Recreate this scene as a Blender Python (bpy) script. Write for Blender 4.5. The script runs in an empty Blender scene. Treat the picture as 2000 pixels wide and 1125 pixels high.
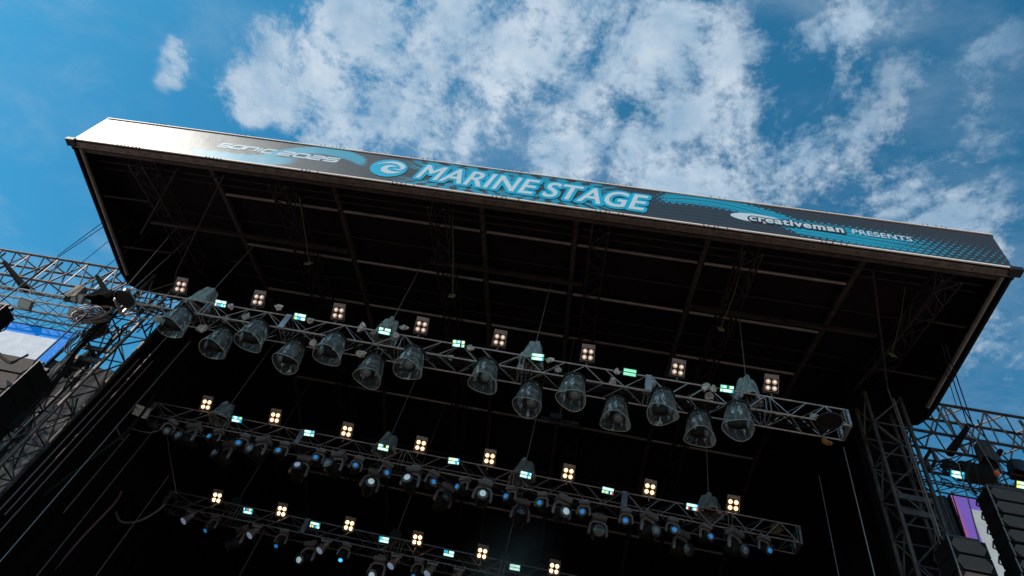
import bpy, bmesh, math, random
from mathutils import Vector, Matrix
random.seed(7)
sc = bpy.context.scene
COL = sc.collection
R = math.radians
V = Vector

# ------------------------------------------------------------------ camera
CAM = V((2.95, 0.0, 1.6))
cr = V((0.97999, -0.04006, 0.19496)); cf = V((-0.13439, 0.58934, 0.79663))
cu = cr.cross(cf).normalized(); cr = cf.cross(cu).normalized(); cf = cf.normalized()
F = 1324.6; CX, CY = 1004.7, 509.4
cam = bpy.data.cameras.new('camera'); camo = bpy.data.objects.new('camera', cam); COL.objects.link(camo)
camo.matrix_world = Matrix(((cr.x, cu.x, -cf.x, CAM.x), (cr.y, cu.y, -cf.y, CAM.y), (cr.z, cu.z, -cf.z, CAM.z), (0, 0, 0, 1)))
cam.sensor_width = 36; cam.lens = F / 2000 * 36
cam.shift_x = -0.00236; cam.shift_y = -0.0266
cam.clip_start = 0.1; cam.clip_end = 3000
sc.camera = camo
sc.view_settings.view_transform = 'Standard'; sc.view_settings.look = 'None'
sc.view_settings.exposure = 0.0; sc.view_settings.gamma = 1.0

def ray(x, y): return cr * (x - CX) - cu * (y - CY) + cf * F
def at(x, y, ax, v):
    d = ray(x, y); i = 'XYZ'.index(ax)
    return CAM + d * ((v - CAM[i]) / d[i])

# ------------------------------------------------------------------ node expressions
class X:
    """a small wrapper: arithmetic on shader sockets"""
    def __init__(s, nt, sock): s.nt, s.k = nt, sock
    def _m(s, op, *a, clamp=False):
        n = s.nt.nodes.new('ShaderNodeMath'); n.operation = op; n.use_clamp = clamp
        for i, q in enumerate((s,) + a):
            if isinstance(q, X): s.nt.links.new(q.k, n.inputs[i])
            else: n.inputs[i].default_value = q
        return X(s.nt, n.outputs[0])
    def __add__(s, o): return s._m('ADD', o)
    __radd__ = __add__
    def __sub__(s, o): return s._m('SUBTRACT', o)
    def __rsub__(s, o): return (s * -1.0) + o
    def __mul__(s, o): return s._m('MULTIPLY', o)
    __rmul__ = __mul__
    def __truediv__(s, o): return s._m('DIVIDE', o)
    def pow(s, o): return s._m('POWER', o)
    def sin(s): return s._m('SINE')
    def exp(s): return s._m('EXPONENT')
    def abs(s): return s._m('ABSOLUTE')
    def fract(s): return s._m('FRACT')
    def floor(s): return s._m('FLOOR')
    def max(s, o): return s._m('MAXIMUM', o)
    def min(s, o): return s._m('MINIMUM', o)
    def gt(s, o): return s._m('GREATER_THAN', o)
    def clamp(s): return s._m('ADD', 0.0, clamp=True)
    def step(s, a, b):
        n = s.nt.nodes.new('ShaderNodeMapRange'); n.interpolation_type = 'SMOOTHSTEP'
        s.nt.links.new(s.k, n.inputs[0]); n.inputs[1].default_value = a; n.inputs[2].default_value = b
        return X(s.nt, n.outputs[0])
def comb(nt, x, y, z=0.0):
    n = nt.nodes.new('ShaderNodeCombineXYZ')
    for i, q in enumerate((x, y, z)):
        if isinstance(q, X): nt.links.new(q.k, n.inputs[i])
        else: n.inputs[i].default_value = q
    return n.outputs[0]
def noise(nt, vec, scale, detail=4, rough=.5, dist=0.0):
    n = nt.nodes.new('ShaderNodeTexNoise'); n.inputs['Scale'].default_value = scale
    n.inputs['Detail'].default_value = detail; n.inputs['Roughness'].default_value = rough
    n.inputs['Distortion'].default_value = dist
    if vec is not None: nt.links.new(vec, n.inputs['Vector'])
    return X(nt, n.outputs[0])
def mixc(nt, f, a, b):
    n = nt.nodes.new('ShaderNodeMix'); n.data_type = 'RGBA'
    for s, q in ((n.inputs[0], f), (n.inputs[6], a), (n.inputs[7], b)):
        if isinstance(q, X): nt.links.new(q.k, s)
        elif isinstance(q, bpy.types.NodeSocket): nt.links.new(q, s)
        else: s.default_value = q if isinstance(q, (int, float)) else (*q, 1)
    return n.outputs[2]

# ------------------------------------------------------------------ world: sky and clouds
SUN = V((-0.665, -0.355, 0.645)).normalized()
w = bpy.data.worlds.new('World'); sc.world = w; w.use_nodes = True
nt = w.node_tree; bg = nt.nodes['Background']
sky = nt.nodes.new('ShaderNodeTexSky'); sky.sky_type = 'NISHITA'; sky.sun_disc = False
sky.sun_elevation = math.asin(SUN.z); sky.sun_rotation = math.atan2(SUN.x, SUN.y)
sky.air_density = 1.0; sky.dust_density = 0.6; sky.ozone_density = 2.2
tc = nt.nodes.new('ShaderNodeTexCoord')
sp = nt.nodes.new('ShaderNodeSeparateXYZ'); nt.links.new(tc.outputs['Generated'], sp.inputs[0])
dx, dy, dz = (X(nt, sp.outputs[i]) for i in range(3))
zz = dz.max(0.04); px, py = dx / zz, dy / zz                   # cloud sheet seen in plan
vec = comb(nt, px, py)
wn = noise(nt, vec, 5.0, 3, .5)
wn2 = noise(nt, comb(nt, px + 7.3, py - 2.1), 5.0, 3, .5)
wx, wy = px + (wn - .5) * .045, py + (wn2 - .5) * .045
wvec = comb(nt, wx, wy)
dens = None
# soft cloud banks: (picture x, y, radii, turn, strength)
BLOBS = [(900, 190, 300, 190, 8, .70), (1120, 290, 260, 120, 25, .60), (1000, 60, 270, 100, 0, .56), (580, 150, 110, 80, 35, .62),
         (450, 165, 60, 45, 30, .48), (490, 225, 34, 42, 60, .44), (345, 95, 34, 62, -15, .56), (330, 165, 26, 20, 20, .42), (630, 245, 110, 65, 20, .58),
         (1330, 130, 110, 160, 20, .50), (1430, 290, 140, 150, 15, .50), (1610, 110, 80, 170, 25, .40),
         (1620, 360, 160, 110, 0, .34), (1500, 330, 90, 60, 0, .2), (1840, 200, 190, 230, 0, .24), (1260, 30, 150, 40, 10, .22), (640, 20, 70, 45, 0, .34),
         (1950, 640, 150, 150, 0, .34), (1850, 420, 140, 80, 10, .22), (480, 40, 60, 40, 0, .10), (1960, 60, 60, 40, 0, .05)]
for bx, by, rx, ry, ang, st in BLOBS:
    def pl(x, y):
        d = ray(x, y); return V((d.x / d.z, d.y / d.z))
    a = R(ang); c0 = pl(bx, by)
    e1 = pl(bx + rx * math.cos(a), by + rx * math.sin(a)) - c0
    e2 = pl(bx - ry * math.sin(a), by + ry * math.cos(a)) - c0
    M = Matrix(((e1.x, e2.x), (e1.y, e2.y))).inverted()
    ux = (wx - c0.x) * M[0][0] + (wy - c0.y) * M[0][1]
    uy = (wx - c0.x) * M[1][0] + (wy - c0.y) * M[1][1]
    g = ((ux * ux + uy * uy).pow(1.35) * -0.9).exp() * st
    dens = g if dens is None else dens + g
dens = dens.min(.56)
def puffs(scale, rnd_):
    v_ = nt.nodes.new('ShaderNodeTexVoronoi'); v_.feature = 'SMOOTH_F1'; v_.inputs['Scale'].default_value = scale; v_.inputs['Smoothness'].default_value = .35; v_.inputs['Randomness'].default_value = rnd_
    nt.links.new(comb(nt, wx, wy * .8 + wx * .25), v_.inputs['Vector']); return X(nt, v_.outputs['Distance'])
n1 = noise(nt, wvec, 10.0, 11, .64, .1)
n2 = noise(nt, wvec, 42.0, 8, .68)
pf = puffs(9.0, 1.0)
behind = (py * -1).step(.0, .9) * .42                          # unseen clouds added behind the camera to whiten light on the fronts
dens_all = dens.max(behind)
den = dens_all + (n1 - .5) * 1.9 + (n2 - .5) * .85 + (.42 - pf) * .7
alpha = den.step(.12, .64) * dens_all.step(.02, .30) * (dens_all * 1.0 + .42).min(1.0)
wisp = noise(nt, comb(nt, wx * .7, wy * 1.2, 3.0), 4.0, 8, .62, .3).step(.42, .8) * .30
alpha = (alpha * .93 + wisp).clamp()
shade = noise(nt, comb(nt, wx + .02, wy - .015), 9.0, 6, .6).step(.3, .75)
lit = mixc(nt, shade, (2.7, 4.1, 5.6), (5.8, 6.6, 7.4))
tint = nt.nodes.new('ShaderNodeMix'); tint.data_type = 'RGBA'; tint.blend_type = 'MULTIPLY'; tint.inputs[0].default_value = 1
nt.links.new(sky.outputs[0], tint.inputs[6]); tint.inputs[7].default_value = (.30, 1.22, 1.34, 1)
nt.links.new(mixc(nt, alpha, tint.outputs[2], lit), bg.inputs[0])
bg.inputs[1].default_value = 0.115

sl = bpy.data.lights.new('sun', 'SUN'); sl.energy = 3.6; sl.angle = R(.5); sl.color = (1, .93, .84)
so = bpy.data.objects.new('sun', sl); COL.objects.link(so); so.rotation_euler = (-SUN).to_track_quat('-Z', 'Y').to_euler()

# ------------------------------------------------------------------ helpers
def mat(name, col, rough=.6, metal=0.0, emit=None, es=1.0, bump=0.0, var=0.0, vs=8.0, spec=.5, bscale=20.0):
    if not emit and max(col) - min(col) < .035: col = (min(1, col[0] * 1.28), col[1] * .98, col[2] * .86)   # greys warmed in the colour to offset the blue sky light
    m = bpy.data.materials.new(name); m.use_nodes = True; n = m.node_tree; b = n.nodes['Principled BSDF']
    b.inputs['Base Color'].default_value = (*col, 1); b.inputs['Roughness'].default_value = rough
    b.inputs['Metallic'].default_value = metal; b.inputs['Specular IOR Level'].default_value = spec
    if emit: b.inputs['Emission Color'].default_value = (*emit, 1); b.inputs['Emission Strength'].default_value = es
    if var or bump:
        t = n.nodes.new('ShaderNodeTexCoord')
        if var:
            q = noise(n, t.outputs['Object'], vs, 5, .6).step(.3, .7)
            n.links.new(mixc(n, q, tuple(c * (1 - var) for c in col), tuple(min(1, c * (1 + var)) for c in col)), b.inputs['Base Color'])
        if bump:
            bn = n.nodes.new('ShaderNodeBump'); bn.inputs['Strength'].default_value = bump; bn.inputs['Distance'].default_value = .05
            n.links.new(noise(n, t.outputs['Object'], bscale, 5, .6).k, bn.inputs['Height']); n.links.new(bn.outputs[0], b.inputs['Normal'])
    return m

class MB:
    def __init__(s): s.v, s.f, s.mi, s.sm = [], [], [], []
    def add(s, vs, fs, mi=0, smooth=False):
        o = len(s.v); s.v += [tuple(p) for p in vs]
        for f in fs: s.f.append([o + i for i in f]); s.mi.append(mi); s.sm.append(smooth)
        return s
    def bar(s, a, b, wd, ht=None, mi=0, up=(0, 0, 1)):
        a, b = V(a), V(b); ht = ht or wd; d = (b - a).normalized(); up = V(up)
        if abs(d.dot(up)) > .95: up = V((0, 1, 0))
        x = d.cross(up).normalized() * wd / 2; y = x.cross(d).normalized() * ht / 2
        vs = [p + sx * x + sy * y for p in (a, b) for sx, sy in ((-1, -1), (1, -1), (1, 1), (-1, 1))]
        return s.add(vs, [(0, 1, 2, 3), (7, 6, 5, 4), (0, 4, 5, 1), (1, 5, 6, 2), (2, 6, 7, 3), (3, 7, 4, 0)], mi)
    def box(s, c, sz, m=None, mi=0):
        c = V(c); m = m or Matrix.Identity(3)
        vs = [c + m @ V((x * sz[0] / 2, y * sz[1] / 2, z * sz[2] / 2)) for x in (-1, 1) for y in (-1, 1) for z in (-1, 1)]
        return s.add(vs, [(0, 1, 3, 2), (4, 6, 7, 5), (0, 4, 5, 1), (2, 3, 7, 6), (0, 2, 6, 4), (1, 5, 7, 3)], mi)
    def tube(s, pts, r, seg=6, mi=0, closed=False):
        pts = [V(p) for p in pts]; n = len(pts); rs = r if isinstance(r, (list, tuple)) else [r] * n
        vs = []; x = None
        for i, p in enumerate(pts):
            if closed: d = pts[(i + 1) % n] - pts[i - 1]
            else: d = pts[min(i + 1, n - 1)] - pts[max(i - 1, 0)]
            d.normalize()
            if x is None: x = d.orthogonal().normalized()
            x = (x - d * x.dot(d)); x = x.normalized() if x.length > 1e-6 else d.orthogonal().normalized()
            y = d.cross(x)
            for k in range(seg):
                a = 2 * math.pi * k / seg; vs.append(p + (x * math.cos(a) + y * math.sin(a)) * rs[i])
        fs = []
        for i in range(n if closed else n - 1):
            j = (i + 1) % n
            for k in range(seg): fs.append((i * seg + k, i * seg + (k + 1) % seg, j * seg + (k + 1) % seg, j * seg + k))
        if not closed: fs += [tuple(reversed(range(seg))), tuple((n - 1) * seg + k for k in range(seg))]
        return s.add(vs, fs, mi, True)
    def lathe(s, prof, c=(0, 0, 0), m=None, seg=20, mi=0, wob=None, cap=True):
        c = V(c); m = m or Matrix.Identity(3); vs = []
        for i, (r, z) in enumerate(prof):
            for k in range(seg):
                a = 2 * math.pi * k / seg; dr, dzz = wob(i, a) if wob else (0, 0)
                vs.append(c + m @ V(((r + dr) * math.cos(a), (r + dr) * math.sin(a), z + dzz)))
        fs = [(i * seg + k, i * seg + (k + 1) % seg, (i + 1) * seg + (k + 1) % seg, (i + 1) * seg + k) for i in range(len(prof) - 1) for k in range(seg)]
        if cap: fs += [tuple(reversed(range(seg))), tuple((len(prof) - 1) * seg + k for k in range(seg))]
        return s.add(vs, fs, mi, True)
    def build(s, name, mats, parent=None, loc=None):
        me = bpy.data.meshes.new(name); org = V(loc) if loc is not None else V((0, 0, 0))
        me.from_pydata([tuple(V(p) - org) for p in s.v], [], s.f); me.update()
        for m in (mats if isinstance(mats, (list, tuple)) else [mats]): me.materials.append(m)
        me.polygons.foreach_set('material_index', s.mi); me.polygons.foreach_set('use_smooth', s.sm)
        if any(s.sm):
            try: me.set_sharp_from_angle(angle=R(45))
            except Exception: pass
        o = bpy.data.objects.new(name, me); COL.objects.link(o); o.location = org
        if parent: o.parent = parent; 
        return o
def tag(o, label, cat, group=None):
    o['label'] = label; o['category'] = cat
    if group: o['group'] = group
    return o
def thing(name, label, cat, loc=(0, 0, 0), group=None):
    o = bpy.data.objects.new(name, None); COL.objects.link(o); o.location = loc; o.empty_display_size = .2
    return tag(o, label, cat, group)
def struct(o): o['kind'] = 'structure'; return o
def kids(r): return [o for o in sc.objects if o.parent == r]
def dup(root, loc, label, rot=None):
    def cp(o, par):
        c = o.copy(); COL.objects.link(c)
        if par: c.parent = par
        for ch in children[o.name]: cp(ch, c)
        return c
    children = {}
    def walk(o):
        children[o.name] = list(o.children)
        for ch in o.children: walk(ch)
    walk(root)
    c = cp(root, None); c.location = loc; c['label'] = label
    if rot is not None: c.rotation_euler = rot
    return c
ORD = ['first', 'second', 'third', 'fourth', 'fifth', 'sixth', 'seventh', 'eighth', 'ninth', 'tenth', 'eleventh', 'twelfth', 'thirteenth', 'fourteenth', 'fifteenth', 'sixteenth', 'seventeenth', 'eighteenth', 'nineteenth', 'twentieth', 'twenty-first', 'twenty-second', 'twenty-third', 'twenty-fourth', 'twenty-fifth', 'twenty-sixth', 'twenty-seventh', 'twenty-eighth']
def aim(d, up=(0, 0, 1)):
    """3x3 whose +Z looks along d and whose Y leans towards up"""
    z = V(d).normalized(); x = V(up).cross(z)
    x = x.normalized() if x.length > 1e-5 else V((1, 0, 0)); y = z.cross(x)
    return Matrix(((x.x, y.x, z.x), (x.y, y.y, z.y), (x.z, y.z, z.z)))

# ------------------------------------------------------------------ materials
M_skin = mat('black_vinyl', (.008, .0065, .0075), .75, bump=.3, bscale=1.5, spec=.12)
M_cloth = mat('black_cloth', (.007, .006, .007), .95, bump=.5, bscale=3, spec=.05)
M_brown = mat('weathered_aluminium', (.046, .043, .043), .6, .3, var=.3, vs=6, spec=.3)
M_roofsteel = mat('dark_roof_steel', (.024, .022, .022), .6, .3, var=.4, vs=6, spec=.25)
M_pipe = mat('dull_aluminium_pipe', (.185, .19, .195), .5, .5, var=.2, vs=3)
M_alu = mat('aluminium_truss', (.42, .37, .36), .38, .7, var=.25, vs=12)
M_alu2 = mat('darker_aluminium_truss', (.26, .22, .22), .42, .8, var=.3, vs=12)  # darker copy of the truss aluminium for the middle and rear rows
M_edge = mat('aluminium_edge', (.125, .11, .105), .5, .4, var=.3, vs=5)
M_hem = mat('white_hem', (.8, .8, .8), .5)
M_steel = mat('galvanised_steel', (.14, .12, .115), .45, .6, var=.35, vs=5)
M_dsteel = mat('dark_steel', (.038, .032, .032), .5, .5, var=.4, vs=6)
M_tower = mat('tower_steel', (.062, .054, .052), .5, .5, var=.4, vs=4)
M_black = mat('black_plastic', (.010, .010, .011), .55, bump=.1, spec=.35)
M_cable = mat('black_rubber', (.011, .010, .011), .7, spec=.2)
M_gcable = mat('grey_rubber', (.13, .105, .105), .45)
M_wire = mat('steel_wire', (.30, .25, .23), .4, .7)
M_grey = mat('grey_housing', (.16, .16, .17), .45, .3, var=.15)
M_white = mat('white_letter', (.66, .70, .74), .45)
M_cyan = mat('cyan_print', (.0, .44, .66), .45)
M_rope = mat('yellow_rope', (.10, .07, .02), .7)
M_red = mat('red_strap', (.35, .03, .03), .7)
M_orange = mat('orange_strap', (.75, .12, .03), .6)
M_mesh = mat('grey_mesh_cloth', (.035, .04, .048), .9, bump=.6, bscale=6)
M_grille = mat('speaker_grille', (.085, .068, .064), .75, .0, bump=.8, bscale=60)
M_box = mat('speaker_box', (.007, .006, .006), .8, bump=.2, spec=.15)
M_halo = M_cyan

def clear_plastic(name, tintc, aval, bsc=7.0, rough=.22, gl=.45):
    m = bpy.data.materials.new(name); m.use_nodes = True; n = m.node_tree; n.nodes.clear()
    out = n.nodes.new('ShaderNodeOutputMaterial'); t = n.nodes.new('ShaderNodeTexCoord')
    b = n.nodes.new('ShaderNodeBsdfDiffuse'); b.inputs[0].default_value = (*tintc, 1)
    g = n.nodes.new('ShaderNodeBsdfAnisotropic'); g.inputs['Color'].default_value = (1, .96, .92, 1); g.inputs['Roughness'].default_value = rough
    mp = n.nodes.new('ShaderNodeMapping'); mp.inputs['Scale'].default_value = (1, 1, .30); n.links.new(t.outputs['Object'], mp.inputs[0])
    nz = noise(n, mp.outputs[0], bsc, 6, .6, 1.0)
    bn = n.nodes.new('ShaderNodeBump'); bn.inputs['Strength'].default_value = 1.0; bn.inputs['Distance'].default_value = .12
    n.links.new(nz.k, bn.inputs['Height']); n.links.new(bn.outputs[0], b.inputs['Normal']); n.links.new(bn.outputs[0], g.inputs['Normal'])
    bg_ = n.nodes.new('ShaderNodeMixShader'); bg_.inputs[0].default_value = gl; n.links.new(b.outputs[0], bg_.inputs[1]); n.links.new(g.outputs[0], bg_.inputs[2])
    tr = n.nodes.new('ShaderNodeBsdfTransparent'); tr.inputs[0].default_value = (.88, .88, .86, 1)
    mx = n.nodes.new('ShaderNodeMixShader')
    fr = n.nodes.new('ShaderNodeLayerWeight'); fr.inputs[0].default_value = .30; n.links.new(bn.outputs[0], fr.inputs['Normal'])
    fac = (X(n, fr.outputs['Facing']) * .6 + nz.step(.50, .57) * .75 + aval).clamp()  # pale opaque streaks painted in as highlights along the folds
    n.links.new(fac.k, mx.inputs[0]); n.links.new(tr.outputs[0], mx.inputs[1]); n.links.new(bg_.outputs[0], mx.inputs[2])
    n.links.new(mx.outputs[0], out.inputs[0]); return m
M_cover = clear_plastic('clear_rain_plastic', (.62, .58, .55), .04, 4.5, .14, .60)
M_bag = clear_plastic('crumpled_clear_bag', (.62, .56, .52), .5, 12.0)
M_bagd = clear_plastic('dull_plastic_bag', (.22, .19, .18), .75, 9.0, .35)
M_rag = mat('crumpled_plastic_wad', (.52, .50, .49), .3, bump=.8, var=.6, vs=18)

# ------------------------------------------------------------------ ground and stage floor
struct(MB().add([(-400, -400, 0), (400, -400, 0), (400, 400, 0), (-400, 400, 0)], [(0, 1, 2, 3)]).build('ground', mat('ground_dirt', (.27, .20, .155), .9, var=.3, vs=.5)))  # tan dirt, made warm and pale to bounce light upwards
struct(MB().box((0, 19, .8), (24, 16, 1.6)).build('unseen_stage_floor', mat('stage_deck', (.012, .012, .012), .8)))  # unseen floor, added dark so that less light bounces up

# ------------------------------------------------------------------ stage roof
XL, XR = -12.03, 12.12
roof = thing('stage_roof', 'big black stage roof with aluminium rafters sloping up behind the front banner', 'stage roof', (0, 8.8, 16))
roof_parts = []
def rp(mb, name, m, par=None):
    o = mb.build(name, m); o.parent = par or roof; o.matrix_parent_inverse = (par or roof).matrix_world.inverted() if False else Matrix.Identity(4)
    if not par: o.location = -V((0, 8.8, 16))
    return o
PROF = [(8.86, 16.35), (10.25, 16.73), (12.3, 17.2), (14.45, 17.72), (19.2, 18.3), (24.1, 17.62), (26.5, 17.0)]
b = MB()
for (y0, z0), (y1, z1) in zip(PROF, PROF[1:]):
    for xa, xb in ((XL, -9.72), (-9.72, 11.4), (11.4, XR)):
        if y0 > 14 and (xa < -9.8 or xb > 11.5): continue
        if y0 > 12 and (xa < -9.8 or xb > 11.5): y1c, z1c = 14.36, z1
        else: y1c, z1c = y1, z1
        b.add([(xa, y0, z0), (xb, y0, z0), (xb, y1c, z1c), (xa, y1c, z1c)], [(0, 1, 2, 3)])
        b.add([(xa, y0, z0 + .25), (xb, y0, z0 + .25), (xb, y1c, z1c + .25), (xa, y1c, z1c + .25)], [(3, 2, 1, 0)])
rp(b, 'roof_skin', M_skin)
# valance round the canopy
LP = [(-12.03, 8.86), (-12.03, 13.35), (-11.93, 13.82), (-11.6, 14.0), (-9.7, 14.25)]
RP_ = [(12.12, 8.86), (12.15, 13.35), (12.1, 13.85), (11.95, 14.15), (11.4, 14.35)]
for P in (LP, RP_):
    b = MB(); s = 1 if P is LP else -1
    for (x0, y0), (x1, y1) in zip(P, P[1:]):
        d = V((x1 - x0, y1 - y0, 0)).normalized(); n_ = V((-d.y, d.x, 0)) * .07 * (-s)
        vs = []
        for z in (0, 1):
            q0, q1 = (V((x0, y0, 15.98)), V((x1, y1, 15.98))) if not z else (V((x0, y0, 16.62 + (y0 - 8.86) * .25)), V((x1, y1, 16.62 + (y1 - 8.86) * .25)))
            vs += [q0, q1, q1 + n_, q0 + n_]
        b.add(vs, [(0, 1, 2, 3), (4, 5, 6, 7), (0, 1, 5, 4), (1, 2, 6, 5), (2, 3, 7, 6), (3, 0, 4, 7)])
    rp(b, 'side_valance', M_skin)
    rp(MB().tube([(P[0][0] - .20 * -s if s > 0 else P[0][0] - .2, 9.05, 16.04), (P[1][0] + .2 * s, 13.45, 16.02)], .055, 10), 'edge_pipe', M_pipe)
rp(MB().box((0.045, 8.93, 16.01), (24.16, .16, .07)), 'front_beam', M_edge)
rp(MB().box((0.045, 9.13, 16.08), (23.7, .10, .06)), 'front_beam', M_brown)
rp(MB().box((0.045, 9.0, 17.45), (24.1, .10, .06)), 'top_beam', M_edge)
b = MB()
for i in range(48): b.box((-11.8 + i * .5, 8.93, 15.97), (.03, .03, .012))
rp(b, 'bolt', M_dsteel)['kind'] = 'stuff'
rp(MB().box((XL + .02, 8.99, 16.7), (.05, .16, 1.5)), 'end_plate', M_black)
rp(MB().box((XR - .02, 8.99, 16.7), (.05, .16, 1.5)), 'end_plate', M_black)
for x in (XL + .0, XR - .0):
    rp(MB().box((x + (.02 if x < 0 else -.02), 8.86, 16.0), (.26, .22, .12)), 'corner_bracket', M_black)
    rp(MB().box((x + (.16 if x < 0 else -.16), 8.9, 17.49), (.34, .12, .07)), 'corner_bracket', M_black)
def skin_z(y):
    for (y0, z0), (y1, z1) in zip(PROF, PROF[1:]):
        if y <= y1: return z0 + (z1 - z0) * (y - y0) / (y1 - y0)
    return PROF[-1][1]
RX = [-8.13, -4.56, -.47, 2.02, 5.34, 9.03]
for x in RX:
    b = MB(); ys = [9.1, 10.25, 12.3, 14.45, 19.2, 24.1, 26.2]
    for y0, y1 in zip(ys, ys[1:]): b.bar((x, y0, skin_z(y0) - .12), (x, y1, skin_z(y1) - .12), .12, .14)
    rp(b, 'rafter', M_brown)
PUR = [(10.25, 16.57, -8.1, 9.0, .045, M_pipe), (12.3, 17.03, -8.1, 9.0, .045, M_pipe), (14.45, 17.55, -8.1, 9.0, .045, M_pipe), (19.2, 18.12, -8.1, 9.0, .045, M_pipe),
       (24.1, 17.45, -8.1, 9.0, .05, M_pipe), (9.55, 16.30, -11.7, 11.8, .02, M_brown), (9.85, 16.42, -11.7, 11.8, .02, M_brown), (11.3, 16.86, -11, 11, .02, M_brown),
       (13.3, 17.3, -9, 10, .02, M_brown), (13.9, 17.4, -9, 10, .02, M_brown), (16.6, 17.8, -8.1, 9.0, .035, M_brown), (21.7, 17.8, -8.1, 9.0, .04, M_brown)]
for y, z, xa, xb, r, m in PUR:
    if r > .04:
        xs = [x for x in RX if xa - .1 <= x <= xb + .1]
        for a_, c_ in zip(xs, xs[1:]): rp(MB().tube([(a_ + .09, y, z), (c_ - .09, y, z)], r, 8), 'purlin', m)
    else: rp(MB().tube([(xa, y, z), (xb, y, z)], r, 6), 'purlin', M_roofsteel)
def lattice(p0, p1, u, v, panel, rl, box=False):
    """lacing on the four faces of a box truss from p0 to p1, section vectors u and v"""
    p0, p1, u, v = V(p0), V(p1), V(u), V(v); L = (p1 - p0).length; n = max(1, round(L / panel)); b = MB()
    cs = [V((0, 0, 0)), u, u + v, v]
    for fi in range(4):
        a, c = cs[fi], cs[(fi + 1) % 4]
        for i in range(n):
            q0 = p0 + (p1 - p0) * (i / n); q1 = p0 + (p1 - p0) * ((i + 1) / n); qm = (q0 + q1) / 2
            if (fi % 2) == 0 or True:
                if (i + fi) % 2: b.tube([q0 + a, qm + c], rl, 5); b.tube([qm + c, q1 + a], rl, 5)
                else: b.tube([q0 + c, qm + a], rl, 5); b.tube([qm + a, q1 + c], rl, 5)
    return b
def ring(p, u, v, r):
    b = MB(); p, u, v = V(p), V(u), V(v); cs = [p, p + u, p + u + v, p + v]
    for i in range(4): b.bar(cs[i], cs[(i + 1) % 4], r * 2, r * 2)
    return b
for x in (-10.2, -6.1, -1.75, 2.45, 6.15, 10.6):         # roof trusses running back from the banner
    t = MB()
    y1 = 13.6 if abs(x) > 10 else 25
    for dx_ in (0, .42):
        for z0, z1 in ((-.26, -.26), (-.7, -.7)):
            ys = [y for y in (9.2, 10.25, 12.3, 14.45, 19.2, 24.1) if y < y1] + [y1]
            for a_, c_ in zip(ys, ys[1:]): t.tube([(x + dx_, a_, skin_z(a_) + z0), (x + dx_, c_, skin_z(c_) + z0)], .026, 6)
    tr = rp(t, 'roof_truss', M_roofsteel)
    ys = [y for y in (9.2, 14.45, 19.2) if y < y1] + [y1]
    lb = MB()
    for a_, c_ in zip(ys, ys[1:]):
        q = lattice((x, a_, skin_z(a_) - .7), (x, c_, skin_z(c_) - .7), (.42, 0, 0), (0, 0, .44), 1.0, .013)
        lb.add(q.v, q.f, 0, True)
    rp(lb, 'lacing', M_roofsteel, tr)
for xa, xb, y, z in ((-10.5, -4.3, 11.35, 16.2), (-1.9, 2.4, 11.3, 16.25), (5.2, 10.0, 11.45, 16.2)):
    rp(MB().box(((xa + xb) / 2, y, z), (xb - xa, .09, .12)), 'cross_beam', M_roofsteel)
for a_, c_ in (((-7.6, 9.3, 16.1), (-9.9, 12.9, 15.9)), ((-9.9, 12.9, 15.9), (-9.9, 14.0, 15.0)), ((9.2, 9.4, 16.1), (10.7, 12.9, 15.9)), ((10.9, 9.3, 16.1), (10.0, 13.3, 16.0)), ((-9.0, 9.3, 16.15), (-10.9, 11.8, 16.1)),
               ((-11.7, 10.6, 16.1), (-10.2, 10.6, 16.15)), ((-11.7, 12.4, 16.1), (-10.0, 12.4, 16.15)), ((11.8, 10.7, 16.1), (10.6, 10.7, 16.15)), ((11.8, 12.5, 16.1), (10.3, 12.5, 16.15))):
    rp(MB().tube([a_, c_], .03, 6), 'brace', M_roofsteel)
# back wall and side curtains
b = MB()
b.box((0.8, 26.6, 9.5), (24, .1, 17))
tag(b.build('back_curtain', M_cloth), 'huge black cloth closing the back of the stage behind the rear lighting truss', 'curtain')
def curtain(x, y0, y1, z1, label):
    n = 60; b = MB(); vs = []
    for side in (-.02, .02):
        for i in range(n + 1):
            y = y0 + (y1 - y0) * i / n; xx = x + .05 * math.sin(i * 1.9) + side
            zt = skin_z(max(y, 14.2)) + .1 if z1 is None else z1
            vs += [(xx, y, 1.6), (xx, y, zt)]
    m_ = 2 * (n + 1); fs = [(2 * i, 2 * i + 2, 2 * i + 3, 2 * i + 1) for i in range(n)] + [(m_ + 2 * i, m_ + 2 * i + 1, m_ + 2 * i + 3, m_ + 2 * i + 2) for i in range(n)]
    return tag(b.add(vs, fs, 0, True).build('side_curtain', M_cloth), label, 'curtain', 'black side curtains of the stage')
curtain(-9.68, 13.75, 26.5, None, 'black side curtain hanging behind the left tower')
curtain(11.4, 14.0, 26.5, None, 'black side curtain hanging behind the right tower')
b = MB()
for i in range(14):
    x0, x1 = 10.1 + i * .1, 10.1 + (i + 1) * .1; y0, y1 = 14.05 + .05 * math.sin(i * 2.1), 14.05 + .05 * math.sin((i + 1) * 2.1)
    b.add([(x0, y0, 1.6), (x1, y1, 1.6), (x1, y1, 17.5), (x0, y0, 17.5)], [(0, 1, 2, 3)], 0, True)
    b.add([(x0, y0 + .03, 1.6), (x1, y1 + .03, 1.6), (x1, y1 + .03, 17.5), (x0, y0 + .03, 17.5)], [(3, 2, 1, 0)], 0, True)
tag(b.build('tower_curtain', M_cloth), 'narrow black cloth hung flat behind the right lattice tower', 'curtain')
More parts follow.
